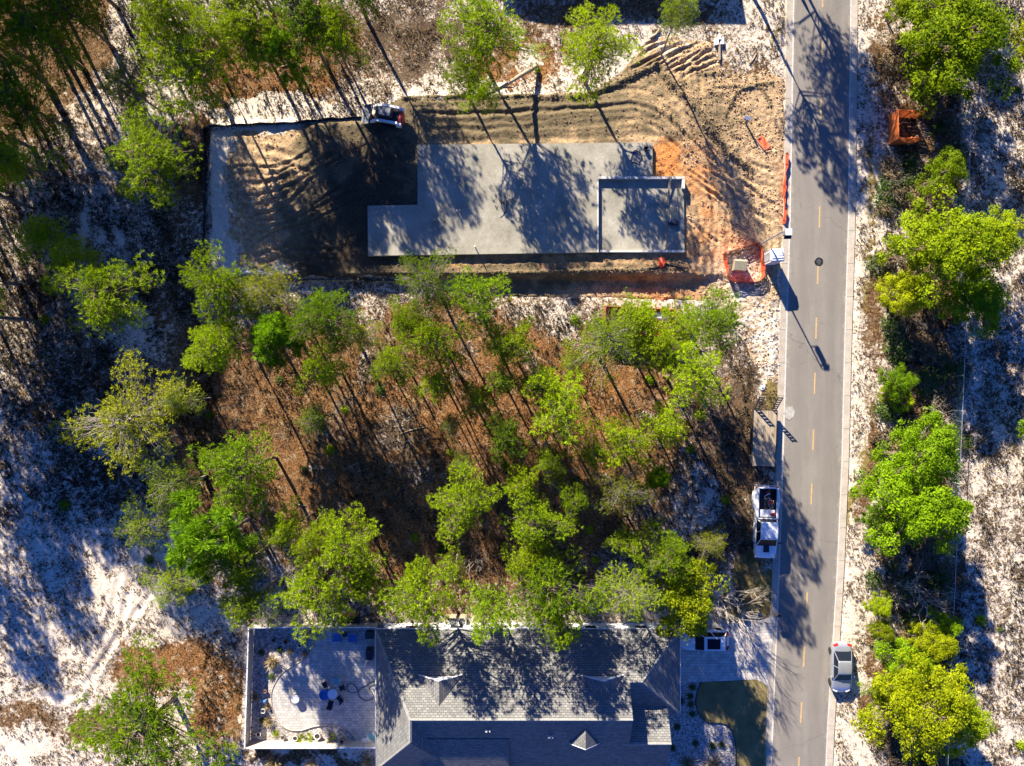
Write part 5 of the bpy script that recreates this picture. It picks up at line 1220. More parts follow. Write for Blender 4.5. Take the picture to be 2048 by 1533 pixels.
def folding(px, py, rz, label, mat):
    t = thing('folding_chair', label, 'chair', W(px, py, 0.02), rz)
    M = Matrix.Rotation(R(35), 4, 'X')
    MB().box(-0.28, 0.28, 0.0, 0.55, 0.30, 0.34, M=M, bev=0.01).build('seat', mat, t); MB().box(-0.28, 0.28, 0.56, 1.1, 0.30, 0.34, M=M, bev=0.01).build('backrest', mat, t)
    for s_ in (-1, 1): MB().tube([(s_ * 0.3, -0.25, 0), (s_ * 0.3, 0.2, 0.55), (s_ * 0.3, 0.8, 1.0)], 0.02, 5).build('frame', MT['white_plastic'], t)
folding(739, 1482, 0.35, 'white folding lounge chair at the lower patio corner', MT['white_plastic'])
folding(747, 1474, 0.2, 'pale teal folding lounge chair leaning on the house corner', MT['teal'])
# things above the fence
t = thing('compost_bin', 'black wooden bin with rusty rim above the patio fence', 'bin', W(700, 1237, 0.0))
for nm, b in (('side', (-0.9, -0.84, -0.45, 0.45, 0, 0.7)), ('side', (0.84, 0.9, -0.45, 0.45, 0, 0.7)), ('front', (-0.839, 0.839, -0.45, -0.39, 0, 0.7)), ('back', (-0.839, 0.839, 0.39, 0.45, 0, 0.75))): MB().box(*b).build(nm, MT['rust_orange'] if nm == 'back' else MT['black'], t)
MB().box(-0.839, 0.839, -0.389, 0.389, 0, 0.3).build('compost', MT['soil'], t)
def ac(px, py, label, mat):
    t = thing('condenser_unit', label, 'air conditioner', W(px, py, 0.06))
    MB().box(-0.38, 0.38, -0.38, 0.38, 0.03, 0.8, bev=0.03).build('housing', mat, t); MB().box(-0.45, 0.45, -0.45, 0.45, -0.05, 0.029).build('base', MT['gutter'], t)
    MB().lathe([(0.30, 0.80), (0.30, 0.825), (0.27, 0.83)], 18).build('fan_ring', MT['dark_metal'], t)
    for a in range(4): MB().box(-0.27, 0.27, -0.03, 0.03, 0.832, 0.845, M=Matrix.Rotation(a * R(45), 4, 'Z')).build('grille_bar', MT['steel'], t)
ac(907, 1239, 'dark air conditioner unit beside the house wall', MT['grey_plastic'])
ac(925, 1239, 'pale air conditioner unit next to the dark one', MT['lamp_lens'])
t = thing('timber_screen', 'low brown timber screen above the air conditioner units', 'screen', W(912, 1229, 0.0))
for k in range(4): MB().box(-0.9, 0.9, -0.02, 0.02, 0.1 + k * 0.25, 0.3 + k * 0.25).build('board', MT['wood'], t)
for x in (-0.88, 0.88): MB().box(x - 0.04, x + 0.04, -0.1, -0.021, -0.2, 1.15).build('post', MT['wood'], t)
t = thing('mailbox', 'black mailbox with red flag at the driveway mouth', 'mailbox', W(1546, 1224, 0.0), R(90))
MB().box(-0.05, 0.05, -0.05, 0.05, -0.3, 1.0).build('post', MT['wood'], t)
m = MB(); m.loft([(-0.28, 0.12, 1.0, 1.26), (0.28, 0.12, 1.0, 1.26)], 16, 3); m.build('box', MT['black'], t)
MB().box(0.122, 0.135, -0.15, 0.02, 1.12, 1.2).build('flag', MT['red'], t)
# ------------------------------------------------------------------ trees
def blades(C, D, nb, length, width, spread, g):
    """nb thin triangles per tuft at C pointing around D"""
    n = len(C); C = np.repeat(C, nb, 0); D = np.repeat(D, nb, 0)
    d = D + spread * g.normal(size=D.shape); d /= np.linalg.norm(d, axis=1, keepdims=True) + 1e-9
    L = length * g.uniform(0.6, 1.25, (len(d), 1))
    s_ = np.cross(d, g.normal(size=d.shape)); s_ /= np.linalg.norm(s_, axis=1, keepdims=True) + 1e-9
    w = width * g.uniform(0.7, 1.3, (len(d), 1))
    a = C + d * L * 0.12 - s_ * w * 0.5; b = C + d * L * 0.45 + s_ * w * 0.7; c = C + d * L
    V = np.stack([a, b, c], 1).reshape(-1, 3)
    return V, np.arange(len(V)).reshape(-1, 3)
def leaves(C, D, nb, size, jit, g):
    n = len(C); C = np.repeat(C, nb, 0) + g.normal(size=(n * nb, 3)) * jit; D = np.repeat(D, nb, 0) + 0.38 * g.normal(size=(n * nb, 3))
    D /= np.linalg.norm(D, axis=1, keepdims=True) + 1e-9
    u = np.cross(D, g.normal(size=D.shape)); u /= np.linalg.norm(u, axis=1, keepdims=True) + 1e-9
    v = np.cross(D, u); sz = size * g.uniform(0.6, 1.3, (len(D), 1))
    V = np.stack([C - u * sz, C + v * sz * 0.55, C + u * sz, C - v * sz * 0.55], 1).reshape(-1, 3)
    i = np.arange(len(D))[:, None] * 4
    return V, np.concatenate([i + [0, 1, 2], i + [0, 2, 3]], 0)
def make_tree(kind, seed):
    """canonical tree 10 m high, crown radius 3 m -> (trunk mesh, crown mesh)"""
    g = np.random.default_rng(seed); r0 = random.Random(seed)
    P = {'pine': dict(n=92, z0=5.7, z1=9.9, cr=(0.34, 0.70), tuft=17, nb=12, L=0.27, w=0.038, sp=0.6, bt=0.15),
         'long': dict(n=56, z0=5.2, z1=10, cr=(0.30, 0.5), tuft=9, nb=34, L=0.50, w=0.05, sp=0.8, bt=0.15),
         'oak': dict(n=125, z0=3.4, z1=9.8, cr=(0.22, 0.70), tuft=46, nb=4, L=0.078, w=0, sp=0, bt=0.2),
         'thin': dict(n=110, z0=5.4, z1=9.8, cr=(0.35, 0.65), tuft=16, nb=10, L=0.18, w=0.036, sp=0.9, bt=0.14)}[kind]
    ph = g.uniform(0, 6.28, 5); am = g.uniform(0.10, 0.27, 5)
    lean = g.normal(size=2) * 0.25
    n = P['n']; cen = []
    while len(cen) < n:
        zn = g.uniform(0, 1) ** 0.85; az = g.uniform(0, 6.283)
        prof = math.sqrt(max(0.02, 1 - ((zn - 0.30) / 0.76) ** 2)) if kind != 'oak' else math.sqrt(max(0.03, 1 - max(0, (zn - 0.25) / 0.80) ** 2))
        lob = 0.92 + sum(am[k] * math.sin((k + 2) * az + ph[k]) for k in range(5))
        if kind == 'oak': lob = min(max(lob, 0.66), 1.22)
        rm = 2.75 * prof * lob; rr = rm * math.sqrt(g.uniform(0.04, 1.0))
        z = P['z0'] + (P['z1'] - P['z0'] - 0.3) * zn - 0.25 * (rr / 3) ** 2
        c = np.array([rr * math.cos(az) + lean[0] * z / 10, rr * math.sin(az) + lean[1] * z / 10, z])
        if kind != 'oak' and any(np.linalg.norm(c - q) < 0.48 for q in cen) and g.uniform() < 0.8: continue
        cen.append(c)
    cen = np.array(cen); rad = g.uniform(*P['cr'], n)
    t = P['tuft']
    d = g.normal(size=(n, t, 3)); d[..., 2] += 0.25; d /= np.linalg.norm(d, axis=2, keepdims=True)
    rr = g.uniform(0.55, 1.0, (n, t, 1)) ** 0.5
    off = d * rr * rad[:, None, None] * np.array([1, 1, 0.62])
    C = (cen[:, None, :] + off).reshape(-1, 3); D = d + np.array([0, 0, 0.45]); D = (D / np.linalg.norm(D, axis=2, keepdims=True)).reshape(-1, 3)
    if kind == 'oak': V, Fc = leaves(C, D, P['nb'], P['L'], 0.085, g)
    else: V, Fc = blades(C, D, P['nb'], P['L'], P['w'], P['sp'], g)
    crown = np_mesh('_crown', V, Fc, LEAF[kind]); crown.name = kind + '_crown'
    m = MB()
    bends = [(lean[0] * z / 10 + 0.10 * math.sin(z * 0.7 + ph[0]), lean[1] * z / 10 + 0.10 * math.sin(z * 0.6 + ph[1]), z) for z in np.linspace(0, 9.4, 9)]
    bends[0] = (0, 0, -0.35)
    m.tube(bends, [P['bt'] * (1.15 - 0.95 * k / 8) for k in range(9)], 7)
    sel = range(n) if kind != 'oak' else range(0, n, 2)
    for k in sel:
        c = cen[k]; hr = math.hypot(c[0], c[1]); zb = max(P['z0'] - 1.2, c[2] - 0.35 * hr - 0.35)
        f = zb / 10; b = (lean[0] * f, lean[1] * f, zb)
        mid_ = ((b[0] + c[0]) / 2 + r0.uniform(-.15, .15), (b[1] + c[1]) / 2 + r0.uniform(-.15, .15), (zb + c[2]) / 2 + 0.12)
        m.tube([b, mid_, tuple(c)], [0.05 if kind != 'thin' else 0.032, 0.03 if kind != 'thin' else 0.02, 0.012], 4, cap=False)
        for q in range(3 if kind == 'thin' else 2):
            e = c + np.array([r0.uniform(-.6, .6), r0.uniform(-.6, .6), r0.uniform(-.05, .35)])
            m.tube([mid_, tuple(e)], [0.016, 0.007], 3, cap=False)
    me = bpy.data.meshes.new(kind + '_trunk'); me.from_pydata(m.v, [], m.f); me.polygons.foreach_set('use_smooth', [True] * len(m.f))
    me.materials.append(MT['twig'] if kind == 'thin' else MT['bark']); me.update()
    return me, crown
LIB = {k: [make_tree(k, 100 * i + s_) for s_ in range(n)] for i, (k, n) in enumerate((('pine', 9), ('long', 3), ('oak', 6), ('thin', 4)))}
MT_CNT = {}
def tree_at(x, y, z, kind, r, hgt, label, name, group, zscale=None):
    q_ = random.Random(int(abs(x) * 37 + abs(y) * 91 + (x > 0) * 5000)); i = q_.randrange(60)
    tm, cm = LIB[kind][i % len(LIB[kind])]
    t = thing(name, label, 'tree', (x, y, z), q_.uniform(0, 6.283), group, (r / 3.0 * q_.uniform(0.94, 1.08), r / 3.0 * q_.uniform(0.94, 1.08), hgt / 10.0))
    for nm, me in (('trunk', tm), ('crown', cm)):
        o = bpy.data.objects.new(nm, me); COL.objects.link(o); o.parent = t
        if nm == 'crown': o.material_slots[0].link = 'OBJECT'; o.material_slots[0].material = LEAF[q_.choice(ALT[kind])]
    return t
NAMES = {'pine': 'pine_tree', 'long': 'longleaf_pine', 'oak': 'scrub_oak', 'thin': 'sparse_tree'}
def tree_px(px, py, rpx, kind, hgt, label, group=None):
    if kind != 'oak' and group is None and 500 < py < 1300 and 380 < px < 1500: hgt *= 1.18
    hc = hgt * {'pine': 0.79, 'long': 0.77, 'oak': 0.66, 'thin': 0.77}[kind]
    x, y, _ = W(px, py, hc)
    z = float(ground_z(np.array([x]), np.array([y]))[0])
    return tree_at(x, y, z, kind, rpx * (1.13 if kind != 'oak' else 1.04) * (H - hc) / F, hgt, label, NAMES[kind], group)
T = [  # crown centre x, y, crown radius (photo pixels), kind, height in metres, label
    # upper left
    (365, 125, 92, 'pine', 10.5, 'broad light green pine above left of the silt fence corner'),
    (245, 162, 42, 'thin', 8, 'small thin crowned tree left of the broad pine, over bluish sand'),
    (302, 305, 84, 'pine', 8.5, 'dense rounded pine just left of the pad corner'),
    (335, 22, 60, 'pine', 12, 'pine at the top edge right of the sand trail'),
    (478, 45, 78, 'pine', 10.5, 'bright green pine at the top edge, left of the loader'),
    (600, 40, 75, 'pine', 10.5, 'dark green pine at the top edge above the loader bucket'),
    (665, 75, 55, 'pine', 9.5, 'shaded pine crown directly above the track loader'),
    (560, 95, 45, 'long', 9, 'dark tufted pine low among the upper left pines'),
    (60, 60, 85, 'pine', 9, 'shaded pine in the top left corner'),
    (25, 190, 75, 'pine', 9, 'shaded pine at the left edge near the top'),
    (130, 15, 60, 'pine', 9, 'shaded pine at the top edge beside the top left corner'),
    (15, 320, 50, 'pine', 9.5, 'shaded pine at the left edge above the sand'),
    # left
    (78, 470, 44, 'pine', 6.5, 'small dark pine standing in shade at the far left'),
    (142, 515, 40, 'pine', 7, 'small pine between the dark one and the lobed one at left'),
    (195, 592, 84, 'pine', 8, 'lobed yellow green pine alone on shaded sand at left'),
    (248, 832, 100, 'thin', 9.5, 'large sparse yellowish tree at left below the lobed pine'),
    (362, 800, 34, 'thin', 8, 'small twiggy tree touching the right of the yellowish tree'),
    (478, 940, 84, 'pine', 9.5, 'dense round pine at the left of the forest floor'),
    (338, 975, 62, 'thin', 9, 'thin grey branched tree left of the dense round pine'),
    (278, 1050, 46, 'thin', 6.5, 'small sparse tree at the edge of the bright sand'),
    (415, 1082, 76, 'long', 10, 'bright tufted long needle pine at the lower left'),
    (340, 1160, 50, 'thin', 5.5, 'low thin bush like tree on bright sand'),
    (470, 1135, 48, 'pine', 8.5, 'small pine just right of the bright tufted pine'),
    (490, 1212, 48, 'pine', 8.5, 'pine hanging over the patio fence corner'),
    (282, 1450, 118, 'pine', 7, 'large spreading pine at the bottom left on brown litter'),
    # forest
    (440, 575, 66, 'pine', 9.5, 'light pine covering the lower left corner of the pad'),
    (535, 588, 56, 'thin', 9, 'airy tree along the lower silt fence'),
    (430, 690, 56, 'pine', 9, 'pine at the left forest edge beside the bluish sand'),
    (540, 670, 54, 'long', 9, 'bright emerald tufted pine below the lower silt fence'),
    (645, 635, 60, 'pine', 10, 'bright full pine below the silt fence'),
    (640, 745, 46, 'pine', 8, 'dull green pine casting long trunk shadows in mid forest'),
    (720, 668, 40, 'thin', 7, 'faint sparse tree right of the bright full pine'),
    (855, 558, 56, 'thin', 11, 'spindly tree rising over the lower edge of the slab'),
    (948, 600, 62, 'pine', 10.5, 'rounded pine just below the slab, right of the spindly tree'),
    (868, 682, 58, 'pine', 10.5, 'tall pine below the spindly tree'),
    (785, 728, 42, 'pine', 8.5, 'small light pine left of the tall central pine'),
    (1022, 690, 48, 'pine', 9.5, 'pine with two trunk shadows left of the open litter patch'),
    (872, 770, 38, 'pine', 8, 'low pine in the forest centre left'),
    (955, 800, 34, 'pine', 8, 'slim pine in the forest centre beside trunk shadows'),
    (905, 850, 26, 'thin', 6, 'wispy sapling in the forest centre over orange leaves'),
    (1008, 872, 46, 'pine', 8, 'pine below the slim one in the forest centre'),
    (1215, 690, 74, 'thin', 10, 'wide grey branched tree left of the orange dumpster front'),
    (1270, 650, 50, 'pine', 8.5, 'pine leaning over the left half of the orange dumpster'),
    (1438, 640, 52, 'pine', 10.2, 'broad pine right of the orange dumpster'),
    (1388, 750, 64, 'pine', 11.0, 'broad pine below the dumpster, nearest the road bend of ruts'),
    (1372, 655, 52, 'pine', 6.0, 'lower pine between the dumpster and the broad pine at right'),
    (1118, 815, 70, 'pine', 10, 'bright green pine in the very middle of the forest'),
    (1085, 765, 40, 'pine', 9, 'smaller pine touching the top of the bright middle pine'),
    (1098, 925, 32, 'pine', 7.5, 'small bright pine straight below the middle pine'),
    (1252, 880, 56, 'pine', 9, 'pine left of the trailer at forest edge'),
    (1335, 850, 40, 'pine', 8.5, 'pine between the forest edge and the flatbed trailer'),
    (1308, 955, 26, 'long', 5.5, 'small emerald tufted pine near the swirl of white sand'),
    (1238, 975, 54, 'thin', 9, 'airy tree left of the white sand swirl'),
    (925, 1003, 62, 'pine', 9.5, 'round bright pine at the lower centre of the forest'),
    (1062, 1040, 58, 'pine', 9.5, 'star branched pine right of the round bright pine'),
    (1045, 965, 34, 'pine', 8, 'dark small pine above the star branched pine'),
    (572, 1062, 38, 'pine', 8.5, 'small round pine below the dense left pine'),
    (690, 1098, 66, 'pine', 9.5, 'spreading pine above the patio, right of the small round one'),
    (622, 1085, 36, 'pine', 9, 'small pine wedged left of the spreading pine'),
    (628, 1182, 72, 'pine', 9.5, 'full pine directly above the patio path'),
    (725, 1165, 40, 'pine', 8.5, 'darker pine above the black compost bin'),
    (842, 1195, 72, 'pine', 10, 'bright pine overhanging the left end of the house roof'),
    (905, 1140, 34, 'thin', 7, 'thin tree above the bright roof end pine'),
    (972, 1232, 52, 'pine', 9.5, 'pine overhanging the roof right of the air conditioners'),
    (1105, 1168, 78, 'pine', 10, 'large bright pine above the middle of the roof'),
    (1052, 1112, 38, 'pine', 9, 'small pine at the upper left of the large roof pine'),
    (1112, 1255, 46, 'pine', 9.5, 'pine branch crown hanging lowest over the roof middle'),
    (1262, 1185, 60, 'thin', 9.5, 'grey half bare tree left of the driveway tree'),
    (1262, 1092, 34, 'pine', 7.5, 'small dark pine above the grey half bare tree'),
    (1365, 1200, 84, 'oak', 9, 'wide olive tree overhanging the driveway and white car'),
    (1335, 1110, 50, 'pine', 8.5, 'dim pine above the driveway tree'),
    (1420, 1090, 30, 'thin', 6, 'low thin tree between the pickup and the dim pine'),
    (1005, 762, 36, 'pine', 8.5, 'slim pine left of the bright middle pine'),
    (1185, 905, 34, 'pine', 8, 'slim pine right of the small bright pine'),
    (1150, 1005, 34, 'pine', 8, 'slim dim pine in the streaked lower forest'),
    (930, 930, 28, 'thin', 7, 'wispy crown just above the round bright pine'),
    (1320, 700, 46, 'pine', 9, 'pine at the lower rim of the orange dumpster'),
    (625, 835, 34, 'thin', 7.5, 'wispy tree right of the forest left edge'),
    (815, 640, 38, 'pine', 9.5, 'pine left of the tall pine below the spindly tree'),
    (1150, 730, 34, 'thin', 8, 'wispy tree over the open litter patch'),
    # top centre
    (970, 55, 76, 'pine', 10, 'tall bright pine at the top, left of the lone round pine'),
    (935, 150, 50, 'pine', 8, 'lower crown under the tall bright pine, touching the ruts'),
    (1190, 92, 70, 'pine', 9.5, 'lone round pine above the slab on brown litter'),
    (1362, 22, 44, 'thin', 10, 'sparse pine at the top edge casting a long trunk shadow'),
    # right verge
    (1910, 84, 116, 'oak', 8, 'huge yellow green oak at the top right'),
    (1882, 135, 46, 'oak', 4.0, 'lower lobe oak beside the huge top right oak'),
    (1808, 18, 30, 'oak', 4, 'small green oak at the top edge right of the road'),
    (1885, 352, 48, 'oak', 5, 'bright bush oak below the orange slat screen'),
    (1905, 500, 112, 'oak', 9, 'huge green oak at right, level with the portable toilet'),
    (1985, 470, 56, 'oak', 6, 'right hand lobe oak beyond the wire fence'),
    (1808, 588, 52, 'oak', 5.5, 'oak closest to the road below the huge right oak'),
    (1960, 605, 66, 'oak', 6, 'oak at the lower right of the huge right oak'),
    (1800, 765, 36, 'oak', 3.5, 'small dark oak beside the palmetto on the right verge'),
    (1835, 920, 86, 'oak', 9, 'green oak on the right, upper of the paired oaks'),
    (1842, 1020, 104, 'oak', 9, 'big yellow oak on the right, lower of the paired oaks'),
    (1775, 1055, 46, 'oak', 5, 'yellow oak lobe reaching toward the road beside the paired oaks'),
    (1762, 1213, 26, 'oak', 3, 'small upright bush, upper of two right of the sedan'),
    (1764, 1262, 26, 'oak', 3, 'small upright bush, lower of two right of the sedan'),
    (1815, 1335, 56, 'oak', 5, 'bright green oak immediately right of the sedan'),
    (1872, 1290, 44, 'oak', 5, 'green oak against the wire fence near the bottom right'),
    (1895, 1250, 26, 'oak', 4, 'small oak just above the fence gap at bottom right'),
    (1845, 1425, 106, 'oak', 9, 'huge yellow green oak at the bottom right'),
    (1778, 1405, 42, 'oak', 4.5, 'oak lobe pressing on the road below the sedan'),
    (1925, 1455, 60, 'oak', 6, 'oak right of the huge bottom right oak'),
]
for q in T: tree_px(*q[:6])
# trees outside the picture whose shadows fall into it
OUT = [(1572, -115, 70, 'pine', 10), (1640, -230, 70, 'pine', 11), (1930, -150, 100, 'oak', 7), (2130, 60, 90, 'oak', 7), (2160, 380, 90, 'oak', 7), (1600, -330, 80, 'pine', 11), (2150, 900, 80, 'oak', 6), (690, -70, 70, 'pine', 11), (430, -115, 60, 'pine', 12), (560, -105, 60, 'pine', 12), (-300, 760, 60, 'pine', 13), (-390, 860, 70, 'pine', 13), (-120, -110, 90, 'pine', 16), (-140, 10, 90, 'pine', 16)]
for j in range(11):
    py = -170 + j * 78
    for i in range(3):
        if (py > 760 and i == 0) or (i == 1 and j % 3 == 1) or (i == 0 and j in (4, 6, 8)) or (i == 2 and j in (3, 5, 7, 9)): continue
        OUT.append((-85 - i * 105 - random.uniform(0, 40) - (40 if py > 300 else 0), py + random.uniform(-30, 30), 84, 'pine', random.uniform(13.0, 15.5)))
for i in range(2):
    for j in range(2): OUT.append((-30 + i * 92 + random.uniform(-25, 25), -105 - j * 110 - random.uniform(0, 30), 80, 'pine', random.uniform(12.5, 15)))
for px, py, r, k, hh in OUT:
    tree_px(px, py, r, k, hh, 'tall pine in the wood outside the picture' if k == 'pine' else 'broad oak growing outside the picture on the right', 'woodland beyond the picture')

# leaning pine above the slab
t = thing('leaning_pine', 'pine trunk leaning steeply left above the slab, shadow on ruts', 'tree', on_ground(1075, 135))
B = Vector(on_ground(1075, 135)); P2 = Vector(W(1040, 152, 2.2)) - B; P3 = Vector(W(1003, 176, 4.6)) - B; P4 = Vector(W(975, 190, 6.6)) - B
MB().tube([(0, 0, -0.3), (-0.15, -0.1, 0.4), P2, P3, P4], [0.24, 0.22, 0.19, 0.14, 0.08], 8).build('trunk', MT['log'], t)
o = bpy.data.objects.new('crown', LIB['pine'][2][1]); COL.objects.link(o); o.parent = t; o.location = P4 + Vector((-0.6, -0.2, -4.2)); o.scale = (0.55, 0.55, 0.62)
MB().tube([P3, P3 + Vector((1.0, -0.3, 0.8)), P3 + Vector((1.5, -0.2, 1.2))], [0.07, 0.05, 0.02], 5).build('limb', MT['log'], t)

# ------------------------------------------------------------------ bare shrubs, palms, grass clumps
def twig_mesh(seed, n=26, spread=1.0, hgt=1.0, levels=2, r=0.02):
    rr = random.Random(seed); m = MB()
    def grow(p, d, L, rad, lv):
        d = d.normalized(); q1 = p + d * L * 0.5 + Vector((rr.uniform(-.1, .1), rr.uniform(-.1, .1), rr.uniform(-.03, .1))) * L; q2 = p + d * L + Vector((rr.uniform(-.15, .15), rr.uniform(-.15, .15), rr.uniform(-.1, .1))) * L
        m.tube([p, q1, q2], [rad, rad * 0.7, rad * 0.4], 3, cap=False)
        if lv > 0:
            for k in range(rr.choice((2, 3))):
                grow(q1.lerp(q2, rr.random()), d + Vector((rr.uniform(-.9, .9), rr.uniform(-.9, .9), rr.uniform(-.3, .6))), L * rr.uniform(0.45, 0.75), rad * 0.5, lv - 1)
    for k in range(n):
        a = rr.uniform(0, 6.283); s_ = rr.uniform(0.2, 1.0) * spread
        grow(Vector((0.05 * math.cos(a), 0.05 * math.sin(a), -0.05)), Vector((math.cos(a) * s_, math.sin(a) * s_, hgt)), rr.uniform(0.5, 0.8), r, levels)
    me = bpy.data.meshes.new('twigs'); me.from_pydata(m.v, [], m.f); me.update(); return me
TW = [twig_mesh(s_, 9, 1.3, 0.8, 3) for s_ in range(4)]
GRS = []
for s_ in range(3):
    g = np.random.default_rng(900 + s_); C = np.zeros((90, 3)); C[:, :2] = g.normal(size=(90, 2)) * 0.08
    D = g.normal(size=(90, 3)); D[:, 2] = np.abs(D[:, 2]) + 0.5; D /= np.linalg.norm(D, axis=1, keepdims=True)
    V, Fc = blades(C, D, 3, 0.75, 0.035, 0.25, g); GRS.append(np_mesh('_grass', V, Fc, MT['straw']))
DRYL = []
for s_ in range(4):
    g = np.random.default_rng(700 + s_); n = 260
    d = g.normal(size=(n, 3)); d[:, 2] = np.abs(d[:, 2]); d /= np.linalg.norm(d, axis=1, keepdims=True)
    C = d * g.uniform(0.3, 1.0, (n, 1)) * np.array([1, 1, 0.75]); V, Fc = leaves(C, d, 3, 0.085, 0.08, g); DRYL.append(np_mesh('_dryleaf', V, Fc, LEAF['dry']))
DRKL = []
for me in DRYL:
    q = me.copy(); q.materials.clear(); q.materials.append(LEAF['dark']); DRKL.append(q)
def plant(name, label, cat, loc, scale, parts, group=None):
    t = thing(name, label, cat, loc, random.uniform(0, 6.28), group, scale)
    for nm, me, mat in parts:
        o = bpy.data.objects.new(nm, me.copy() if mat else me); COL.objects.link(o); o.parent = t
        if mat: o.data.materials.clear(); o.data.materials.append(mat)
    return t
TWM = {}
def twm(i, mat):
    k = (i % 4, mat.name)
    if k not in TWM: me = TW[i % 4].copy(); me.materials.clear(); me.materials.append(mat); TWM[k] = me
    return TWM[k]
LM = [(q[0], q[1], q[5].split(',')[0]) for q in T] + [(1812, 258, 'orange slat screen'), (1683, 1336, 'silver sedan'), (1792, 800, 'fan leaved palmetto')]
USED = set()
def near_label(head, px, py):
    for a, b, l in sorted(LM, key=lambda q: (q[0] - px) ** 2 + (q[1] - py) ** 2):
        dx, dy = px - a, py - b
        w = ('right of' if dx > 0 else 'left of') if abs(dx) > abs(dy) else ('below' if dy > 0 else 'above')
        s_ = ' '.join(('%s %s the %s' % (head, w, l)).split()[:16])
        if s_ not in USED: USED.add(s_); return s_
# right verge undergrowth
UND = [(1856, 190), (1868, 225), (1786, 130), (1872, 260), (1800, 385), (1840, 395), (1815, 330), (1770, 420), (1870, 420), (1780, 650), (1840, 690), (1880, 720), (1790, 700), (1830, 760), (1870, 800), (1770, 820), (1820, 850), (1900, 860), (1790, 1130), (1840, 1150), (1770, 1110), (1880, 1160), (1830, 1270), (1790, 1300), (1880, 1350), (1760, 1480), (1800, 1520), (1850, 1530), (1900, 1530), (1765, 330), (1760, 530), (1900, 180), (1750, 880), (1755, 1160)]
ug = random.Random(8)
while len(UND) < 95:
    a, b = ug.uniform(1772, 1925), ug.uniform(-10, 1540)
    if (1765 < a < 1850 and 150 < b < 315) or (a < 1775 and 1270 < b < 1400): continue
    UND.append((a, b))
for i, (a, b) in enumerate(UND):
    plant('dry_shrub', 'low grey brown shrub in the undergrowth between road and wire fence', 'shrub', on_ground(a + random.uniform(-8, 8), b), (random.uniform(0.9, 1.6),) * 2 + (random.uniform(0.7, 1.2),), [('twigs', twm(i, MT['twig']), None), ('foliage', DRYL[i % 4] if i % 3 else DRKL[i % 4], None)], 'undergrowth on the right verge')
for i, (a, b, l) in enumerate([(1795, 1180, 'large bare twiggy shrub above the two small bushes at right'), (1850, 1200, 'bare shaded shrub beside the wire fence, lower right'), (1830, 1165, 'bare pale shrub between the big yellow oak and small bushes'), (1860, 850, 'bare shrub in shade above the paired oaks')]):
    plant('bare_shrub', l, 'shrub', on_ground(a, b), 2.2, [('twigs', twm(i, MT['pale_twig']), None)])
for i, (a, b, l) in enumerate([(950, 1120, 'grey bare shrub amid orange leaves in the lower forest'), (1330, 1040, 'bare twiggy shrub below the white sand swirl'), (800, 712, 'pale bare shrub left of the tall central pine'), (905, 740, 'pale bare shrub in the mid forest'), (850, 620, 'bare shrub at the sandy lower edge of the pad'), (1190, 640, 'bare brush left of the orange dumpster'), (600, 1130, 'dark bare shrub above the patio path pine'), (1290, 820, 'bare shrub at the right forest edge'), (1470, 650, 'bare brush beside the ruts below the orange net')]):
    plant('bare_shrub', l, 'shrub', on_ground(a, b), 1.7, [('twigs', twm(i, MT['twig']), None)])
# crape myrtle at the driveway
t = thing('bare_tree', 'leafless pale tree beside the driveway with a spray of twigs', 'tree', on_ground(1442, 1200))
rr = random.Random(5); m = MB()
def grow(p, d, L, rad, lv):
    d = d.normalized(); q = p + d * L
    m.tube([p, p.lerp(q, 0.5) + Vector((rr.uniform(-.06, .06), rr.uniform(-.06, .06), 0)) * L, q], [rad, rad * 0.85, rad * 0.6], 5 if lv > 1 else 3, cap=False)
    if lv:
        for k in range(3): grow(q, d + Vector((rr.uniform(-.55, .55), rr.uniform(-.55, .55), rr.uniform(-.1, .35))), L * rr.uniform(0.65, 0.85), rad * 0.6, lv - 1)
for k in range(4):
    a = k * 1.6; grow(Vector((0.08 * math.cos(a), 0.08 * math.sin(a), -0.2)), Vector((0.35 * math.cos(a), 0.35 * math.sin(a), 1)), 1.9, 0.055, 4)
m.build('branches', MT['pale_twig'], t)
def palmetto(px, py, label, sc, z=None):
    t = thing('palmetto', label, 'palm', on_ground(px, py) if z is None else W(px, py, z), random.random() * 6, None, sc)
    for k in range(12):
        a = k * 0.5236 + random.uniform(-.2, .2); el = random.uniform(0.35, 1.1); m = MB(); ca, sa = math.cos(a), math.sin(a)
        q = Vector((ca * math.cos(el), sa * math.cos(el), math.sin(el))) * 0.6
        m.tube([(0, 0, 0), q], [0.02, 0.012], 4)
        for j in range(9):
            b = (j - 4) * 0.28; dv = Vector((math.cos(a + b) * math.cos(el * 0.5), math.sin(a + b) * math.cos(el * 0.5), math.sin(el * 0.5) - 0.1 * abs(j - 4) * 0.3)) * 0.5
            sd_ = dv.cross(Vector((0, 0, 1))).normalized() * 0.035; m.add([q - sd_, q + dv * 0.5 - sd_, q + dv, q + dv * 0.5 + sd_, q + sd_], [(0, 1, 2, 3, 4)])
        m.build('frond', LEAF['oak'], t)
palmetto(1792, 800, 'fan leaved palmetto on the right verge above the paired oaks', 1.5)
palmetto(1775, 790, 'smaller palmetto left of the fan leaved one on right verge', 1.1)
palmetto(611, 1477, 'green palm on the lower gravel strip of the patio', 0.8, -0.03)
palmetto(664, 1473, 'little palm right of the white garden globe', 0.45, -0.03)
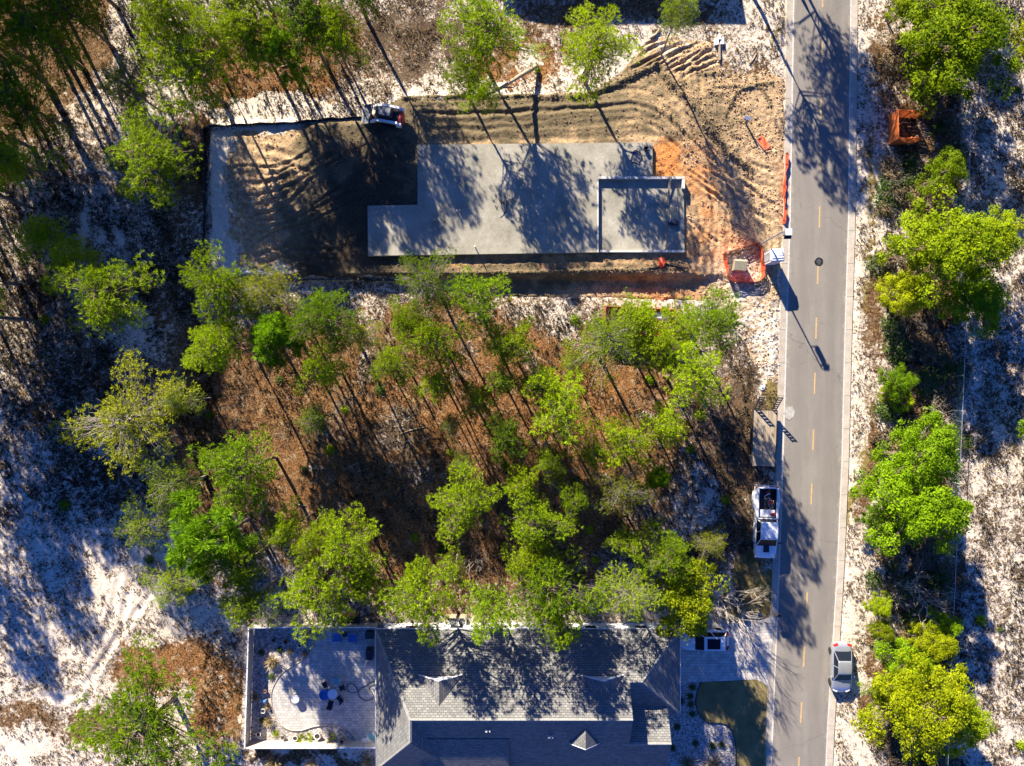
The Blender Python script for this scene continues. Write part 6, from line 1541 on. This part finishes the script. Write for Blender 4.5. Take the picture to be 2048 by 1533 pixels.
for a, b, l, s_ in [(547, 1323, 'tall dry grass clump in the upper left gravel bed', 1.2), (512, 1393, 'dry grass clump against the left patio fence', 0.8), (539, 1442, 'grey grass clump at the lower left of the patio', 0.9), (582, 1302, 'small dry clump near the patio curve', 0.6), (610, 1306, 'thin straw clump touching the patio curve', 0.6), (536, 1412, 'straw clump beside the blue globe', 0.6)]:
    plant('grass_clump', l, 'grass', W(a, b, -0.03), s_, [('blades', GRS[int(a) % 3], None)])
for a, b, l, s_ in [(548, 1525, 'spiky dry grass clump below the patio fence, left', 1.5), (625, 1528, 'green grey clump below the middle of the patio fence', 1.2), (735, 1520, 'dry clump below the patio fence by the house corner', 1.2), (1375, 1525, 'straw clump in the front gravel bed near the bottom', 1.4), (1425, 1528, 'pale spiky clump in the front gravel bed near the bottom', 1.6), (1500, 1205, 'tall straw clump beside the bare driveway tree', 1.6), (1468, 1222, 'straw clump below the bare driveway tree', 1.4)]:
    plant('grass_clump', l, 'grass', on_ground(a, b), s_, [('blades', GRS[int(a) % 3], None)])
lowm = LIB['oak'][0][1]
for i, (a, b, l) in enumerate([(1385, 1375, 'dark low shrub at the top of the front gravel bed'), (1380, 1393, 'second dark low shrub down the front gravel bed'), (1381, 1409, 'third dark low shrub down the front gravel bed'), (1384, 1428, 'dark low shrub beside the lawn curve in front bed'), (1354, 1454, 'dark low shrub next to the porch corner'), (1391, 1487, 'dark low shrub in the middle of the lower front bed'), (1345, 1496, 'dark low shrub by the porch wall'), (1362, 1402, 'dark low shrub near the garage wall'), (1425, 1492, 'brown low shrub in the sunny part of front bed'), (1443, 1490, 'brown low shrub right of the other in sunny front bed'),
                                (523, 1305, 'dark low plant in the upper left bed near fence'), (559, 1300, 'dark reddish plant in the upper left bed'), (543, 1353, 'dark round plant at the patio left curve'), (525, 1442, 'yellow green plant near the lower left patio fence'), (552, 1467, 'low leafy plant in the lower gravel strip')]):
    t = thing('low_shrub', l, 'shrub', W(a, b, -0.035), random.random() * 6, None, 0.38)
    o = bpy.data.objects.new('foliage', DRYL[i % 4].copy()); COL.objects.link(o); o.parent = t; o.data.materials.clear(); o.data.materials.append(LEAF['oak'] if i in (13, 14) else LEAF['dark'])
    o = bpy.data.objects.new('stem', twm(i, MT['twig'])); COL.objects.link(o); o.parent = t; o.scale = (0.6, 0.6, 0.6)
# saplings on the forest floor and the sand
SAP = [(760, 780), (690, 820), (900, 905), (1150, 960), (1180, 1060), (830, 1075), (770, 1110), (1010, 930), (1300, 760), (560, 760), (1400, 830), (1450, 1000), (610, 940), (1080, 1090), (1190, 1120), (885, 1100), (660, 900), (420, 830), (2035, 180), (2040, 1490), (1960, 1240), (2000, 1260), (450, 650), (1150, 640), (735, 560), (130, 1010), (90, 640), (300, 1120), (380, 1180), (1380, 900)]
for i, (a, b) in enumerate(SAP):
    t = thing('sapling', near_label('low green sapling', a, b), 'sapling', on_ground(a, b), random.random() * 6, 'low green saplings', random.uniform(0.35, 0.7))
    o = bpy.data.objects.new('foliage', DRYL[i % 4].copy()); COL.objects.link(o); o.parent = t; o.data.materials.clear(); o.data.materials.append(LEAF['pine'] if i % 3 else LEAF['dark'])
    o = bpy.data.objects.new('stem', twm(i, MT['twig'])); COL.objects.link(o); o.parent = t; o.scale = (0.7,) * 3
# fallen wood
LOGS = [((1030, 130), (1052, 165), 'short broken log on litter beside the leaning trunk', 0.10), ((1300, 78), (1318, 60), 'pale log at the edge of the dirt near the top', 0.12), ((1095, 150), (1110, 175), 'thin log below the lone round pine', 0.07), ((640, 1010), (652, 1022), 'small pale log on litter above the patio pines', 0.06), ((1500, 128), (1512, 108), 'pale stick by the road near the top', 0.05), ((590, 1005), (612, 1012), 'pale fallen branch right of the dense left pine', 0.06), ((600, 1085), (650, 1018), 'bent fallen trunk across brown litter left of spreading pine', 0.09), ((705, 1085), (695, 1070), 'broken stump piece among the spreading pine', 0.1), ((900, 640), (930, 665), 'grey fallen branch beside the tall central pine', 0.06), ((690, 940), (720, 925), 'pale branch lying across trunk shadows', 0.06), ((800, 868), (850, 855), 'long pale branch on the white sand patch', 0.05), ((400, 960), (412, 985), 'charred log by the dense left pine', 0.09), ((215, 990), (245, 975), 'fallen stick on bluish sand below yellowish tree', 0.05), ((560, 135), (610, 120), 'pale branch on litter above the silt fence', 0.06), ((1450, 560), (1470, 570), 'small pale plank end beside the net', 0.05), ((10, 105), (35, 122), 'grey fallen trunk in shade at the far left', 0.12)]
for a, b, l, r in LOGS:
    A, B = Vector(on_ground(*a)), Vector(on_ground(*b)); up = Vector((0, 0, r * 0.8)); md = A.lerp(B, 0.5) + Vector((random.uniform(-.15, .15), random.uniform(-.15, .15), r))
    tag(MB().tube([A + up, md, B + up], [r, r * 0.9, r * 0.6], 7).build('fallen_log', MT['log'] if 'grey' not in l and 'charred' not in l else MT['bark']), l, 'log')
# litter of twigs and dead stalks, and scrub on the sand: nobody could count it
def scatter(n, fn, seed):
    g = np.random.default_rng(seed); out = []
    while len(out) < n:
        a = g.uniform(-60, 2108, 4000); b = g.uniform(-60, 1593, 4000)
        x, y = (a - 1024) * M_PX, -(b - 766.5) * M_PX
        k = fn(a, b, x, y) > g.random(4000)
        out += list(zip(x[k], y[k]))
    p = np.array(out[:n]); return np.column_stack([p, ground_z(p[:, 0], p[:, 1])]), g
def free(a, b):
    r = (a < road_x(ROAD_L, b) - 18) | (a > road_x(ROAD_R, b) + 16)
    d, _ = seg_dist(a, b, PAD_POLY, True); dp = np.where(in_poly(a, b, PAD_POLY), d, -d)
    return r & ~in_poly(a, b, YARD) & (dp < -4)
def w_scrub(a, b, x, y):
    s_ = blobs(a, b, 0.74, SAND); sp = blobs(a, b, 0.5, SPECK)
    return free(a, b) * np.clip((s_ - 0.25) * 1.6, 0, 1) * sp * (VN.fbm(x, y, 0.8, 3) > 0.47)
P_, g = scatter(38000, w_scrub, 41)
D = g.normal(size=P_.shape) * 0.8; D[:, 2] = np.abs(D[:, 2]) + 0.4; D /= np.linalg.norm(D, axis=1, keepdims=True)
V, Fc = blades(P_, D, 5, 0.24, 0.05, 0.6, g)
o = np_mesh('ground_scrub', V, Fc, LEAF['dry']); tag(o, 'low dry scrub and lichen dotting the white sand', 'scrub', None, 'stuff')
def w_wire(a, b, x, y):
    lf_ = (a < 430) * (b < 1050) * 1.0 + (a > 1930) * 0.45 + ((a > 1770) & (a < 1930)) * 0.8 + ((a > 400) & (a < 1500) & (b > 570)) * 0.45 + ((a < 760) & (b < 260)) * 0.5
    return free(a, b) * np.clip(lf_, 0, 1) * (VN2.fbm(x * 1.0 + y * 0.25, y * 0.5, 0.55, 4) > 0.50)
P_, g = scatter(24000, w_wire, 47)  # low grass, its dark blades also added to deepen the shaded left sand
D = g.normal(size=P_.shape) * 0.7; D[:, 2] = np.abs(D[:, 2]) + 0.5; D /= np.linalg.norm(D, axis=1, keepdims=True)
V, Fc = blades(P_, D, 6, 0.36, 0.055, 0.5, g)
o = np_mesh('wiregrass', V, Fc, LEAF['wire']); tag(o, 'dark wiregrass in patches over sand and litter, deepening the shade at left', 'grass', None, 'stuff')
def w_lit(a, b, x, y):
    return free(a, b) * np.clip(1.0 - blobs(a, b, 0.74, SAND) * 1.3, 0, 1) * (0.12 + (VN.fbm(x, y, 0.5, 4) > 0.5))
P_, g = scatter(30000, w_lit, 43); P_[:, 2] += 0.03
D = g.normal(size=P_.shape); D[:, 2] = np.abs(D[:, 2]) * 0.35 + 0.05; D /= np.linalg.norm(D, axis=1, keepdims=True)
V, Fc = leaves(P_, D * 0.3 + np.array([0, 0, 0.6]), 2, 0.062, 0.15, g)
lf = leaf_mat('fallen_oak_leaves', (0.07, 0.03, 0.012), (0.42, 0.19, 0.06), 0.05)
o = np_mesh('leaf_litter', V, Fc, lf); tag(o, 'rusty fallen leaves strewn over the forest floor', 'leaves', None, 'stuff')
V, Fc = blades(P_[:6000], D[:6000], 1, 0.9, 0.03, 0.2, g)
o = np_mesh('fallen_twigs', V, Fc, MT['twig']); tag(o, 'pale twigs strewn over the forest floor', 'twigs', None, 'stuff')
